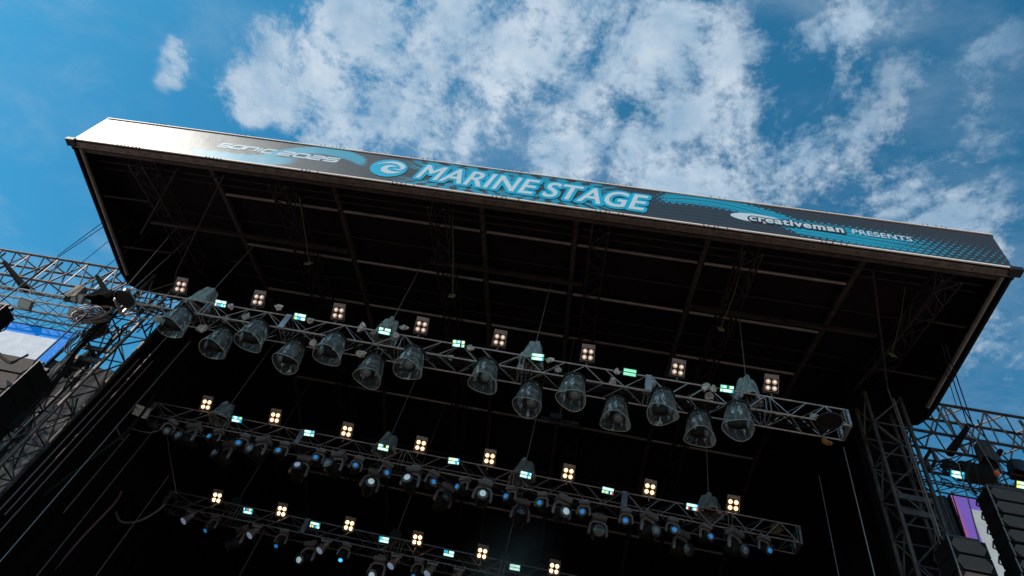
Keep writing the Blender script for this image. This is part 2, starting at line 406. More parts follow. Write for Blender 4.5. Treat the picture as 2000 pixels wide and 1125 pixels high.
# ------------------------------------------------------------------ banner
BY = 8.80; BZ0, BZ1 = 16.05, 17.44
ban = thing('roof_banner', 'long dark printed banner with cyan waves and white lettering along the roof front', 'banner', (0, BY, BZ0))
def bp(o, par=None):
    o.parent = par or ban
    if not par: o.location = V(o.location) - V((0, BY, BZ0))
    return o
M_print = bpy.data.materials.new('printed_banner'); M_print.use_nodes = True
n = M_print.node_tree; pb = n.nodes['Principled BSDF']
t = n.nodes.new('ShaderNodeTexCoord'); s_ = n.nodes.new('ShaderNodeSeparateXYZ'); n.links.new(t.outputs['Object'], s_.inputs[0])
u, v = X(n, s_.outputs[0]), X(n, s_.outputs[2])                 # metres along the banner, metres up from its hem
def dots(su, sv, du=0.0, wob=0.0):
    """halftone: distance from the nearest dot centre of a staggered grid, 0 at the centre, 1 half way"""
    uu = u + (v * du); vv = v + ((u * 1.3).sin() * wob)
    row = (vv / sv).floor(); odd = (row * .5).fract() * 2
    a = ((uu / su + odd * .5).fract() - .5).abs() * 2; c = ((vv / sv).fract() - .5).abs() * 2
    return (a * a + c * c).pow(.5)
def band(cv, width, soft):                                      # 1 inside a band round the curve cv(u)
    return 1 - ((v - cv).abs()).step(width - soft, width + soft) if not isinstance(width, X) else 1 - (((v - cv).abs()) / width).step(1 - soft, 1 + soft)
# right swoosh
uB = u
cvB = 1.22 + ((uB - 4.35).max(0) * -.0) + (uB - 5.1) * (uB - 5.1) * -.13
tail = ((uB - 6.2) / 5.0).clamp()
cvB2 = cvB.max(.62 - (uB - 6.0) * .06)
wB = .25 + tail * .24
rise = (uB - 3.7).step(0, .8)
DB = (1 - ((v - cvB2).abs() / wB).step(.2, 1.7)) * rise * (1 - (uB - 7.2).step(0, 4.8) * .78)
fine = ((v * 26 + (u * 1.1).sin() * 5 + u * 2.0)).sin() * .12
hd = dots(.165, .105, .0, .0)
hB = (DB * 1.75 + fine * .5 * DB - hd).step(-.08, .08)
# dark line through the swoosh
dl = (1 - (v - (cvB2 - .02)).abs().step(.012, .04)).max(1 - (v - (cvB2 + .13)).abs().step(.006, .022)).max(1 - (v - (cvB2 - .17)).abs().step(.006, .022))
hB = hB * (1 - dl * .7)
# middle rays behind the letters
def rays(cx_, cz_, k, lo, hi, wdt):
    ru, rv = u - cx_, v - cz_
    ang = ru / (rv.abs() + .25)
    st = (ang * k).sin() * .5 + .5
    seg = ((rv * 30 + ru * 6).sin()) * .5 + .5
    env = (1 - ru.abs().step(wdt * .5, wdt)) * rv.abs().step(lo, lo + .12)
    return (st * .75 + seg * .5).step(.35, .7) * env * hi
hM = rays(-1.1, .62, 11.0, .18, .85, 2.0).max(rays(1.35, .62, 13.0, .16, .85, 1.9))
# left swoosh
cvA = .22 + ((u + 8.6) * .30).max(0)
dA1 = 1 - ((v - (1.20 - (u + 5.0) * (u + 5.0) * .28)).abs() / .26).step(.3, 1.3)
dA1 = dA1 * (1 - (u + 3.65).step(-.5, .1)) * (u + 7.2).step(0, 1.0)
dA2 = 1 - ((v - (.16 + (u + 7.6) * (u + 7.6) * .07)).abs() / (.30)).step(.3, 1.3)
dA2 = dA2 * (1 - (u + 5.4).step(-1.0, .3)) * (u + 11.8).step(2.2, 4.6)
lnA = ((v * 60 + u * 12)).sin() * .10
hA = ((dA1.max(dA2)) + lnA - .25).step(0, .45) * .92
cover = hB.max(hM).max(hA).clamp()
speck = noise(n, t.outputs['Object'], 60, 3, .6)
fl = ((v * 40 + (u * .9).sin() * 6 + u * 1.4)).sin().step(.2, 1.0) * (((u - 5).abs() / 6).step(0, 1) * -1 + 1)
base = mixc(n, fl * .35, mixc(n, speck, (.026, .019, .020), (.036, .027, .028)), (.01, .09, .12))
n.links.new(mixc(n, cover, base, (.0, .33, .48)), pb.inputs['Base Color'])
pb.inputs['Roughness'].default_value = .43; pb.inputs['Specular IOR Level'].default_value = .62
bn = n.nodes.new('ShaderNodeBump'); bn.inputs['Strength'].default_value = .13; bn.inputs['Distance'].default_value = .05
n.links.new(noise(n, t.outputs['Object'], 1.6, 4, .5).k, bn.inputs['Height']); n.links.new(bn.outputs[0], pb.inputs['Normal'])
def glossy(m): m.node_tree.nodes['Principled BSDF'].inputs['Roughness'].default_value = .36
for m in (M_white, M_cyan): glossy(m)

b = MB(); nx = 96; vs = []
for i in range(nx + 1):
    x = -11.98 + 24.04 * i / nx
    for k in range(9):
        z = BZ0 + (BZ1 - BZ0) * k / 8
        vs.append((x, BY + .002 * math.sin(i * .9 + k) * math.sin(k / 8 * math.pi), z))
for off in (0, .03): b.add([(x, y + off, z) for x, y, z in vs], [((i * 9 + k), (i + 1) * 9 + k, (i + 1) * 9 + k + 1, i * 9 + k + 1) for i in range(nx) for k in range(8)], 0, True)
o = b.build('vinyl_sheet', M_print, loc=(0, BY, BZ0)); bp(o)
bp(MB().box((.04, BY - .012, BZ0 - .006), (24.0, .03, .042)).build('hem', M_hem))
bp(MB().box((.04, BY - .012, BZ1 + .008), (24.0, .03, .03)).build('hem', M_hem))
b = MB()                                                        # lacing knots along both edges
for g in range(9):
    gx = -10.6 + g * 2.62
    for k in range(7):
        for z in (BZ1 + .035, BZ0 - .03):
            if random.random() < .75: b.tube([(gx + k * .11, BY - .02, z - .02), (gx + k * .11 + random.uniform(-.03, .03), BY - .03, z + .035)], .011, 5)
bp(b.build('lacing_knot', M_black))['kind'] = 'stuff'

def text_mesh(body, bevel=0.0, offset=0.0, spacing=1.0):
    c = bpy.data.curves.new('txt', 'FONT'); c.body = body; c.size = 1; c.offset = offset; c.space_character = spacing; c.space_word = .75
    if bevel: c.bevel_depth = bevel; c.bevel_resolution = 3
    c.resolution_u = 6
    o = bpy.data.objects.new('txt', c); COL.objects.link(o)
    dg = bpy.context.evaluated_depsgraph_get(); me = bpy.data.meshes.new_from_object(o.evaluated_get(dg))
    vs = [tuple(q.co) for q in me.vertices]; fs = [tuple(p.vertices) for p in me.polygons]
    bpy.data.objects.remove(o); bpy.data.curves.remove(c); bpy.data.meshes.remove(me); return vs, fs
def place_text(name, body, x0, x1, z0, z1, y, m, shear=0.0, halo=0.0, offset=0.0, spacing=1.0, slope=0.0):
    vs, fs = text_mesh(body, 0, offset, spacing)
    fit = lambda q: (q[0] + shear * q[1], q[1])
    r2 = [fit(q) for q in text_mesh(body, 0, 0, spacing)[0]]; ax, bx = min(q[0] for q in r2), max(q[0] for q in r2); az, bz = min(q[1] for q in r2), max(q[1] for q in r2)
    sx, sz = (x1 - x0) / (bx - ax), (z1 - z0) / (bz - az)
    P = [(x0 + (q[0] - ax) * sx, z0 + (q[1] - az) * sz) for q in map(fit, vs)]
    P = [(x, z + slope * (x - (x0 + x1) / 2)) for x, z in P]
    b = MB(); b.add([(x, y, z) for x, z in P], fs)
    if halo:                                                    # rounded border: one capsule per outline edge
        cnt = {}
        for f in fs:
            for i in range(len(f)):
                e = tuple(sorted((f[i], f[(i + 1) % len(f)]))); cnt[e] = cnt.get(e, 0) + 1
        k = 0
        for (i, j), c_ in cnt.items():
            if c_ != 1: continue
            p, q = V(P[i]), V(P[j])
            if (q - p).length < 1e-4: continue
            k += 1; yy = y + .000004 * k + .0004; a0 = math.atan2((q - p).y, (q - p).x)
            ring_ = [p + V((math.cos(a), math.sin(a))) * halo for a in [a0 + math.pi / 2 + math.pi * t_ / 6 for t_ in range(7)]] + [q + V((math.cos(a), math.sin(a))) * halo for a in [a0 - math.pi / 2 + math.pi * t_ / 6 for t_ in range(7)]]
            b.add([(r_.x, yy, r_.y) for r_ in ring_], [tuple(range(14))])
    return bp(b.build(name, m))
# letters: positions read on the banner
pL, pR = at(815, 346, 'Y', BY), at(1266, 384, 'Y', BY)
place_text('lettering', 'MARINE STAGE', pL.x - .02, pR.x, 16.39, 17.13, BY - .020, M_white, slope=-.018, shear=.20, halo=.017, spacing=1.04)['label'] = 'white slanted letters MARINE STAGE'
place_text('letter_outline', 'MARINE STAGE', pL.x - .02, pR.x, 16.39, 17.13, BY - .013, M_cyan, slope=-.018, shear=.20, halo=.098, spacing=1.04)['label'] = 'cyan outline round MARINE STAGE'
pL, pR = at(1464, 425, 'Y', BY), at(1645, 448, 'Y', BY)
place_text('lettering', 'creativeman', pL.x, pR.x, 16.58, 16.83, BY - .018, M_white, halo=.015, spacing=1.12)['label'] = 'white lower case word creativeman'
place_text('letter_outline', 'creativeman', pL.x, pR.x, 16.58, 16.83, BY - .012, mat('dark_outline', (.02, .02, .025), .5), halo=.060, spacing=1.12)
pL, pR = at(1665, 455, 'Y', BY), at(1781, 470, 'Y', BY)
place_text('lettering', 'PRESENTS', pL.x, pR.x, 16.60, 16.80, BY - .016, M_white, halo=.006, spacing=1.05)['label'] = 'white capital word PRESENTS'
pc = at(1427, 424, 'Y', BY).x; pd = at(1530, 436, 'Y', BY).x
b = MB(); vs = [((pc + pd) / 2, BY - .004, 16.73)] + [((pc + pd) / 2 + (pd - pc) / 2 * math.cos(a), BY - .004, 16.73 + .20 * math.sin(a)) for a in [2 * math.pi * k / 48 for k in range(48)]]
b.add(vs, [(0, 1 + k, 1 + (k + 1) % 48) for k in range(48)]); bp(b.build('white_ellipse', M_white))

def stroke(b, pts, wd, y, closed=False):
    """flat ribbon along a polyline in the banner plane, mitred"""
    n_ = len(pts); L, Rr = [], []; ws = wd if isinstance(wd, (list, tuple)) else [wd] * n_
    for i in range(n_):
        p = V(pts[i])
        d0 = (p - V(pts[i - 1])).normalized() if (i > 0 or closed) else None
        d1 = (V(pts[(i + 1) % n_]) - p).normalized() if (i < n_ - 1 or closed) else None
        d0 = d0 or d1; d1 = d1 or d0
        n0, n1_ = V((-d0.y, d0.x)), V((-d1.y, d1.x)); m_ = (n0 + n1_).normalized(); k = min(2.0, 1 / max(.3, m_.dot(n0)))
        L.append(p + m_ * ws[i] / 2 * k); Rr.append(p - m_ * ws[i] / 2 * k)
    vs = [(q.x, y, q.y) for q in L] + [(q.x, y, q.y) for q in Rr]
    b.add(vs, [(i, (i + 1) % n_, n_ + (i + 1) % n_, n_ + i) for i in range(n_ if closed else n_ - 1)])
# wave emblem
ex, ez, er = at(760, 328, 'Y', BY).x, 16.76, .50
b = MB(); b.add([(ex, BY - .010, ez)] + [(ex + er * math.cos(2 * math.pi * k / 48), BY - .010, ez + er * .94 * math.sin(2 * math.pi * k / 48)) for k in range(48)], [(0, 1 + k, 1 + (k + 1) % 48) for k in range(48)])
em = bp(b.build('emblem', M_cyan)); em['label'] = 'round cyan emblem with a white curling wave'
def smooth_path(P, n_=6):
    out = []
    for i in range(len(P) - 1):
        p0, p1, p2, p3 = (V(P[max(0, min(len(P) - 1, i + k))]) for k in (-1, 0, 1, 2))
        for k in range(n_):
            t_ = k / n_; out.append(.5 * ((2 * p1) + (p2 - p0) * t_ + (2 * p0 - 5 * p1 + 4 * p2 - p3) * t_ ** 2 + (3 * p1 - p0 - 3 * p2 + p3) * t_ ** 3))
    return out + [V(P[-1])]
b = MB()
for P in ([(-.80, .10, .02), (-.52, .42, .10), (-.1, .64, .20), (.35, .62, .27), (.70, .30, .27), (.68, .0, .15), (.45, -.08, .09), (.25, .03, .02)],
          [(.80, -.22, .02), (.50, -.42, .20), (.12, -.46, .34), (-.18, -.25, .36), (-.14, .10, .28), (.15, .26, .14), (.38, .20, .03)]):
    q = smooth_path(P); stroke(b, [(ex + p.x * er, ez + p.y * er * .94) for p in q], [p.z * er for p in q], BY - .016)
bp(b.build('wave_mark', M_white))
# wide slanted technical lettering: SONIC 2025
G = {'S': ([(1, 1), (.12, 1), (0, .9), (0, .6), (.12, .5), (.88, .5), (1, .4), (1, .1), (.88, 0), (0, 0)], 0),
     'O': ([(.12, 1), (.88, 1), (1, .88), (1, .12), (.88, 0), (.12, 0), (0, .12), (0, .88)], 1),
     'N': ([(0, 0), (0, 1), (.88, 1), (1, .88), (1, 0)], 0), 'I': ([(.5, 0), (.5, 1)], 0),
     'C': ([(1, 1), (.12, 1), (0, .88), (0, .12), (.12, 0), (1, 0)], 0),
     '2': ([(0, 1), (.88, 1), (1, .9), (1, .6), (.88, .5), (.12, .5), (0, .4), (0, 0), (1, 0)], 0),
     '0': ([(.12, 1), (.88, 1), (1, .88), (1, .12), (.88, 0), (.12, 0), (0, .12), (0, .88)], 1),
     '5': ([(1, 1), (0, 1), (0, .52), (.88, .52), (1, .42), (1, .1), (.88, 0), (0, 0)], 0)}
b = MB(); xs0 = at(424, 286, 'Y', BY).x; xs1 = at(536, 300, 'Y', BY).x; xd0 = at(545, 300, 'Y', BY).x; xd1 = at(664, 312, 'Y', BY).x
def word(wd, x0, x1, z0, hz, k=.35):
    ws = [.22 if c == 'I' else 1.0 for c in wd]; gap = .26; tot = sum(ws) + gap * (len(wd) - 1); sx = (x1 - x0 - k * hz) / tot; x = x0
    for c, cw in zip(wd, ws):
        pts, cl = G[c]; stroke(b, [(x + (p[0] * cw if c != 'I' else .11) * sx + k * p[1] * hz, z0 + p[1] * hz) for p in pts], .074, BY - .005, bool(cl)); x += (cw + gap) * sx
word('SONIC', xs0, xs1, 16.70, .20); word('2025', xd0, xd1, 16.70, .20)
bp(b.build('lettering', M_white))['label'] = 'wide white letters SONIC 2025'

# ------------------------------------------------------------------ lighting trusses
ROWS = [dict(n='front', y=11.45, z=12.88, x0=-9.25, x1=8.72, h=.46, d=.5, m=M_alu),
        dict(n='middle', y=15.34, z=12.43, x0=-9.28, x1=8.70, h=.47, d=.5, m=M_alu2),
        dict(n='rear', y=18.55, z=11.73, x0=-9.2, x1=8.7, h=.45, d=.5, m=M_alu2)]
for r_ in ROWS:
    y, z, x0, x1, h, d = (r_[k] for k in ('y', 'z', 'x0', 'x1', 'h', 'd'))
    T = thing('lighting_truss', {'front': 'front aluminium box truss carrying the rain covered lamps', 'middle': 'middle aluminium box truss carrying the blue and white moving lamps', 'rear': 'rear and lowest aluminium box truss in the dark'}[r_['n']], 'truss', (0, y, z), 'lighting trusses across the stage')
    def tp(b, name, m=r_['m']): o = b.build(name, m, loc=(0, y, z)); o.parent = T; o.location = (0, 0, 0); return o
    for dy, dz_ in ((0, 0), (0, h), (d, 0), (d, h)): tp(MB().tube([(x0, y + dy, z + dz_), (x1, y + dy, z + dz_)], .020, 8), 'chord')
    lb = MB()
    # sections of three metres: zigzag lacing with a post at every joint
    js = [x0, -6.9, -4.72, -1.75, 1.3, 4.3, 7.0, x1]
    for a_, c_ in zip(js, js[1:]):
        q = lattice((a_ + .05, y, z), (c_ - .05, y, z), (0, d, 0), (0, 0, h), .98, .0115); lb.add(q.v, q.f, 0, True)
        for jx in (a_ + .05, c_ - .05):
            for p_, q_ in (((0, 0), (0, h)), ((d, 0), (d, h)), ((0, 0), (d, 0)), ((0, h), (d, h))): lb.tube([(jx, y + p_[0], z + p_[1]), (jx, y + q_[0], z + q_[1])], .013, 5)
    tp(lb, 'lacing')
    for jx in (-4.72, 4.3): tp(MB().box((jx, y - .035, z + h / 2), (.15, .012, h + .04)), 'joint_plate')
    for jx in (x0 - .02, x1 + .02): tp(ring((jx, y, z), (0, d, 0), (0, 0, h), .028), 'end_frame')
    b = MB()                                                   # cable looms lying inside the truss
    for k in range(7):
        pts = []; xx = x0 + .1; yy = y + random.uniform(.08, d - .08)
        while xx < x1 - .2:
            pts.append((xx, yy + random.uniform(-.06, .06), z + .06 + random.uniform(-.03, .10))); xx += random.uniform(.2, .5)
        b.tube(pts, .014, 5)
    tag(b.build('cable_loom', M_cable), 'black cables lying along inside the %s truss' % r_['n'], 'cables', 'cable looms in the trusses')
    if r_['n'] == 'front':
        b = MB(); 
        for k in range(10):
            cx_ = x0 + .3 + k * .27; pts = []
            for i in range(12): pts.append((cx_ + random.uniform(-.25, .25), y + .1 + random.uniform(0, .3), z + .08 + random.uniform(0, .3)))
            b.tube(pts, .009, 4)
        tag(b.build('cable_tangle', M_gcable), 'tangle of grey cable ends inside the left end of the front truss', 'cables')
T1, T2, T3 = ROWS

# ------------------------------------------------------------------ four lamp blinders
def lens_mat(name, c, e): return mat(name, (.7, .6, .5), .25, emit=c, es=e)
BL = [lens_mat('warm_lens_dim', (1, .52, .34), .32), lens_mat('warm_lens', (1, .52, .20), 1.6), lens_mat('warm_lens_bright', (1, .60, .28), 2.4)]
M_core = [mat('filament_soft', (.9, .8, .7), .2, emit=(1, .80, .66), es=1.0), mat('filament', (.9, .8, .7), .2, emit=(1, .82, .55), es=4.5), mat('filament_bright', (.9, .8, .7), .2, emit=(1, .86, .62), es=7.0)]
M_frame = mat('blinder_frame', (.22, .21, .22), .45, .3, var=.2)
def make_blinder(ri):
    t = thing('blinder_light', '', 'stage light', (0, 0, 0))
    A = aim((0, -.80, -.60)); s = .185
    b = MB(); b.box(A @ V((0, 0, -.05)), (.36, .36, .10), A)
    o = b.build('housing', M_black); o.parent = t
    b = MB()
    for sx, sy, w_, h_ in ((-s, 0, .016, .39), (s, 0, .016, .39), (0, s, .39, .016), (0, -s, .39, .016)): b.box(A @ V((sx, sy, .012)), (w_, h_, .03), A)
    b.box(A @ V((0, .235, .02)), (.38, .11, .006), aim((0, -.7, -.7)))
    o = b.build('frame', M_frame); o.parent = t
    for ix in (-1, 1):
        for iy in (-1, 1):
            c = A @ V((ix * .088, iy * .088, .012))
            o = MB().lathe([(.070, -.02), (.068, .004), (.045, .016), (.0, .02)], c, A, 18, cap=False).build('lens', BL[ri]); o.parent = t
            o2 = MB().lathe([(.038 if ri else .03, .0), (.028, .012), (0, .016)], c + A @ V((0, 0, .016)), A, 12, cap=False).build('filament', M_core[ri]); o2.parent = o
    b = MB(); b.tube([A @ V((-.2, 0, -.04)), A @ V((-.21, -.22, -.06)), A @ V((.21, -.22, -.06)), A @ V((.2, 0, -.04))], .012, 6)
    b.tube([A @ V((0, -.22, -.06)), (0, .05, -.42)], .02, 6)
    o = b.build('yoke', M_grey); o.parent = t; t.scale = (.84, .84, .84)
    return t
spots = [((353, 560), (505, 585), (661, 611), (822, 640), (976, 662), (1148, 692), (1324, 724), (1507, 756)),
         ((401, 793), (537, 816), (677, 843), (821, 871), (956, 896), (1110, 924), (1269, 955), (1432, 987)),
         ((425, 970), (551, 997), (682, 1026), (814, 1057), (941, 1084), (1082, 1113))]
GLOW = ['pale four lamp blinder, lamps barely warm', 'black four lamp blinder glowing orange white', 'black four lamp blinder glowing bright warm white']
for ri, (row, ps) in enumerate(zip(ROWS, spots)):
    proto = make_blinder(ri)
    zc = sum(at(x, y, 'Y', row['y'] - .05).z for x, y in ps) / len(ps)
    for i, (x, y) in enumerate(ps):
        p = at(x, y, 'Y', row['y'] - .05); loc = V((p.x, row['y'] - .05, zc + .01))
        lab = '%s, %s from left above %s truss' % (GLOW[ri], ORD[i], row['n'])
        o = proto if i == 0 else dup(proto, loc, lab)
        o.location = loc; o['label'] = lab; o['group'] = 'four lamp blinders above the trusses'
        o.rotation_euler = (random.uniform(-.05, .05), 0, random.uniform(-.06, .06))

# ------------------------------------------------------------------ strobe panels
CE = [mat('cell_white', (.8, .9, .85), .3, emit=(.62, 1, .84), es=1.15), mat('cell_cyan', (.1, .6, .7), .3, emit=(.05, .62, .8), es=.9), mat('cell_blue', (.05, .2, .7), .3, emit=(.02, .35, .9), es=1.1),
      mat('cell_red', (.7, .1, .1), .3, emit=(.9, .05, .10), es=1.0), mat('cell_yellow', (.7, .7, .1), .3, emit=(.85, .9, .20), es=1.3), mat('cell_mint', (.4, .8, .6), .3, emit=(.32, .95, .62), es=.8)]
M_glow = mat('green_rim', (.01, .12, .10), .4, emit=(.0, .22, .16), es=.35)
# each string: upper bar / lower bar, eight cells each; w white c cyan b blue r red y yellow m mint
SP = [((430, 594), 'wwwwmwww', 'wrbccwcw'), ((585, 620), 'wwmwwwww', 'myccbwww'), ((752, 645), 'wwmkwwww', 'mwwwwwwm'), ((897, 668), 'ywcmwkwy', 'mwwwwkmw'), ((1050, 697), 'mwwwwwwm', 'mwwwwwwc'), ((1230, 729), 'mmmmmmmm', 'mmmmmmmm'), ((1420, 762), 'mmwmkcyw', 'wmwwwwwc')], \
     [((463, 819), 'cwwwbcym', 'wwwwwwcb'), ((604, 846), 'wwwwwcbm', 'wwwwwcww'), ((749, 873), 'wwybkkyw', 'wwwwwwww'), ((887, 898), 'wyywwwwb', 'wwwwwcbw'), ((1027, 927), 'wwwwwbcw', 'wwwwwbww'), ((1187, 960), 'wwwwwwww', 'wmmyckwr'), ((1352, 994), 'wwwwwwwb', 'wrkkcwwr')], \
     [((485, 997), 'wkbbrymc', 'mwwwwwwc'), ((615, 1026), 'wwwwwwwc', 'wrykbcww'), ((750, 1054), 'bcmwwwww', 'cwwwwwww'), ((877, 1080), 'cbckwwww', 'wwwwwwww'), ((1005, 1111), 'wwwwwwww', 'wwwwwwww')]
IX = {'w': 0, 'c': 1, 'b': 2, 'r': 3, 'y': 4, 'm': 5, 'k': 6}
def make_strobe(up, lo, loc, lab, tilt=0.0, grp='green white strobe panels on the trusses'):
    t = thing('strobe_panel', lab, 'strobe light', loc, grp)
    A = aim((tilt, -.72, -.70))
    o = MB().box(A @ V((0, 0, -.05)), (.38, .20, .09), A).build('housing', M_black); o.parent = t
    b = MB()
    for sx, sy, w_, h_ in ((-.19, 0, .012, .21), (.19, 0, .012, .21), (0, .103, .38, .012), (0, -.103, .38, .012), (0, 0, .37, .012)): b.box(A @ V((sx, sy, .004)), (w_, h_, .02), A)
    o = b.build('rim', M_glow); o.parent = t
    for k, st in enumerate((up, lo)):
        b = MB()
        for i, c in enumerate(st): b.box(A @ V((-.157 + i * .0448, (.052 if k == 0 else -.052), 0)), (.0425, .078, .014), A, IX[c])
        o = b.build('light_bar', CE + [M_black]); o.parent = t
    b = MB(); b.tube([A @ V((-.2, 0, -.05)), A @ V((-.22, -.02, -.16)), A @ V((.22, -.02, -.16)), A @ V((.2, 0, -.05))], .012, 6)
    o = b.build('yoke', M_grey); o.parent = t; t.scale = (.80, .80, .80)
    return t
def wad(loc, s, lab, m=None, seed=0, name='plastic_wrap', cat='plastic wrap', grp='crumpled plastic scraps on the trusses', flat=.7):
    rnd = random.Random(seed); bm = bmesh.new(); bmesh.ops.create_icosphere(bm, subdivisions=2, radius=1)
    dirs = [V((rnd.uniform(-1, 1), rnd.uniform(-1, 1), rnd.uniform(-1, 1))).normalized() for _ in range(16)]
    for q in bm.verts:
        p = q.co.copy(); k = .75
        for i, d in enumerate(dirs): k += .22 * max(0, p.dot(d)) ** 5 * (1 if i % 2 else -1.2)
        k += rnd.uniform(-.22, .22); q.co = V((p.x * s[0], p.y * s[1], p.z * s[2])) * k
    me = bpy.data.meshes.new(name); bm.to_mesh(me); bm.free(); me.materials.append(m or M_rag)
    o = bpy.data.objects.new(name, me); COL.objects.link(o); o.location = loc; return tag(o, lab, cat, grp)
for ri, (row, ps) in enumerate(zip(ROWS, SP)):
    yy = row['y'] - .12; zc = sum(at(p[0][0], p[0][1], 'Y', yy).z for p in ps) / len(ps)
    for i, (p, a_, c_) in enumerate(ps):
        q = at(p[0], p[1], 'Y', yy)
        make_strobe(a_, c_, (q.x, yy, zc), 'lit green white strobe panel, %s from the left on the %s truss' % (ORD[i], row['n']), random.uniform(-.06, .06))
        if ri == 0: wad((q.x + (.30 if i < 5 else -.3), yy + .03, zc - .03), (.11, .08, .10), 'crumpled plastic tied beside the %s strobe of the front truss' % ORD[i], seed=i + 20)
for i, (x, y) in enumerate(((300, 600), (440, 625), (395, 640), (545, 600), (612, 668), (703, 690), (708, 640), (790, 640), (880, 700), (1015, 720), (1090, 722), (1195, 745), (1272, 750), (1378, 756), (1385, 775), (1590, 812), (480, 620), (310, 622))):
    q = at(x, y, 'Y', 11.7); zz_ = min(max(q.z, 12.75), 13.35); q = at(x, y, 'Z', zz_) if abs(zz_ - q.z) > .01 else q
    wad(q, (random.uniform(.08, .16), .09, random.uniform(.10, .2)), 'scrap of grey white plastic caught in the front truss, %s from the left' % ORD[i], seed=i)

# ------------------------------------------------------------------ moving heads
M_lensoff = mat('dark_glass', (.03, .035, .045), .06, spec=.9)
M_lenswhite = mat('white_lens', (.6, .65, .7), .15, emit=(.55, .75, .85), es=.36)
M_lensdim = mat('dim_lens', (.10, .11, .125), .12, emit=(.3, .4, .5), es=.05, spec=.9)
M_lenshead = mat('grey_glass', (.07, .08, .09), .06, spec=1.0)
M_lensblue = mat('blue_lens', (.05, .25, .6), .15, emit=(.02, .26, .75), es=.42)
M_lensbright = mat('bright_blue_lens', (.1, .4, .8), .15, emit=(.05, .45, 1), es=1.6)
M_lenspale = mat('pale_lens', (.6, .68, .85), .2, emit=(.45, .55, .8), es=.22)
def moving_head(name, lab, cat, base, d, k, lens, grp, top=None):
    """a clamp base hanging at base, a two armed yoke, and a tilted head looking along d; k scales it"""
    t = thing(name, lab, cat, base, grp); d = V(d).normalized()
    side = V((-d.y, d.x, 0)).normalized() if abs(d.x) + abs(d.y) > .05 else V((1, 0, 0))
    piv = V((0, 0, -.42 * k)); YM = Matrix((side, side.cross(V((0, 0, 1))), V((0, 0, 1)))).transposed()
    b = MB(); b.box((0, 0, -.05 * k), (.34 * k, .24 * k, .10 * k), YM); b.box((0, 0, -.105 * k), (.30 * k, .2 * k, .02 * k), YM)
    o = b.build('base', M_grey); o.parent = t
    o = MB().box((0, 0, .05 * k), (.2 * k, .05 * k, .1 * k), YM).build('clamp', M_alu); o.parent = t
    b = MB()
    for s in (-1, 1):
        p = [V((0, 0, -.13 * k)), side * (.12 * s * k) + V((0, 0, -.14 * k)), side * (.185 * s * k) + V((0, 0, -.22 * k)), side * (.20 * s * k) + piv, side * (.19 * s * k) + piv + V((0, 0, -.05 * k))]
        b.tube(p, [.035 * k, .04 * k, .04 * k, .045 * k, .03 * k], 8)
    o = b.build('yoke', M_grey); o.parent = t
    A = aim(d)
    b = MB(); b.lathe([(.06, -.26), (.12, -.24), (.15, -.12), (.155, .02), (.135, .12), (.13, .20), (.145, .22), (.145, .27), (.12, .275)], piv, Matrix([[q * k for q in r] for r in A]), 18)
    o = b.build('head', M_black); o.parent = t
    b = MB(); b.lathe([(.125, .274), (.10, .285), (.07, .287)], piv, Matrix([[q * k for q in r] for r in A]), 18, cap=False); b.build('lens_ring', M_lensoff).parent = o
    b = MB(); b.lathe([(.078, .284), (.06, .296), (.03, .304), (0, .306)], piv, Matrix([[q * k for q in r] for r in A]), 18, cap=False)
    l = b.build('lens', lens); l.parent = o
    return t
# row under the middle truss: base px, lens px, big or small, lens
MH = [((341, 822), (326, 842), 's', M_lensdim), ((384, 831), (352, 853), 'B', M_lensdim), ((431, 840), (411, 855), 's', M_lensblue), ((453, 866), (423, 887), 'B', M_lensdim), ((482, 851), (467, 867), 's', M_lensblue),
      ((518, 858), (491, 879), 'B', M_lensdim), ((559, 866), (545, 882), 's', M_lensblue), ((600, 890), (581, 914), 'B', M_lenspale), ((629, 879), (617, 896), 's', M_lensblue), ((665, 887), (644, 908), 'B', M_lensdim),
      ((703, 894), (694, 911), 's', M_lensblue), ((734, 920), (723, 945), 'B', M_lenswhite), ((759, 905), (754, 924), 's', M_lensblue), ((811, 916), (797, 938), 'B', M_lenswhite), ((848, 923), (845, 942), 's', M_lensblue),
      ((874, 948), (871, 972), 'B', M_lensoff), ((909, 935), (895, 952), 's', M_lensblue), ((949, 944), (942, 968), 'B', M_lenswhite), ((1000, 954), (990, 971), 's', M_lensblue), ((1022, 978), (1018, 1000), 'B', M_lensoff), ((1061, 966), (1055, 984), 's', M_lensblue),
      ((1101, 974), (1102, 1001), 'B', M_lenswhite), ((1142, 982), (1138, 1001), 's', M_lensblue), ((1171, 1007), (1169, 1038), 'B', M_lensoff), ((1224, 999), (1222, 1018), 's', M_lensblue), ((1268, 1008), (1278, 1037), 'B', M_lensdim), ((1314, 1016), (1316, 1036), 's', M_lensblue),
      ((1330, 1046), (1341, 1074), 'B', M_lensoff), ((1378, 1029), (1385, 1049), 's', M_lensblue), ((1435, 1040), (1452, 1075), 'B', M_lensdim), ((1491, 1051), (1501, 1075), 's', M_lensblue)]
LN = {M_lenshead.name: 'grey lens', M_lensblue.name: 'blue lens', M_lensdim.name: 'grey lens', M_lenswhite.name: 'white lens', M_lenspale.name: 'pale lens', M_lensoff.name: 'unlit lens', M_lensbright.name: 'glowing blue lens'}
cnt_ = {}
def aimed(px_b, px_l, p, k, Z):
    """head direction from where its lens shows: mostly sideways and towards the audience"""
    q = at(px_l[0], px_l[1], 'Y', p.y - .16 * k); d = V((q.x - p.x, -.16 * k, q.z - (Z - .42 * k)))
    d.x = max(-.3, min(.3, d.x)); d.z = max(-.25, min(.03, d.z)); return d
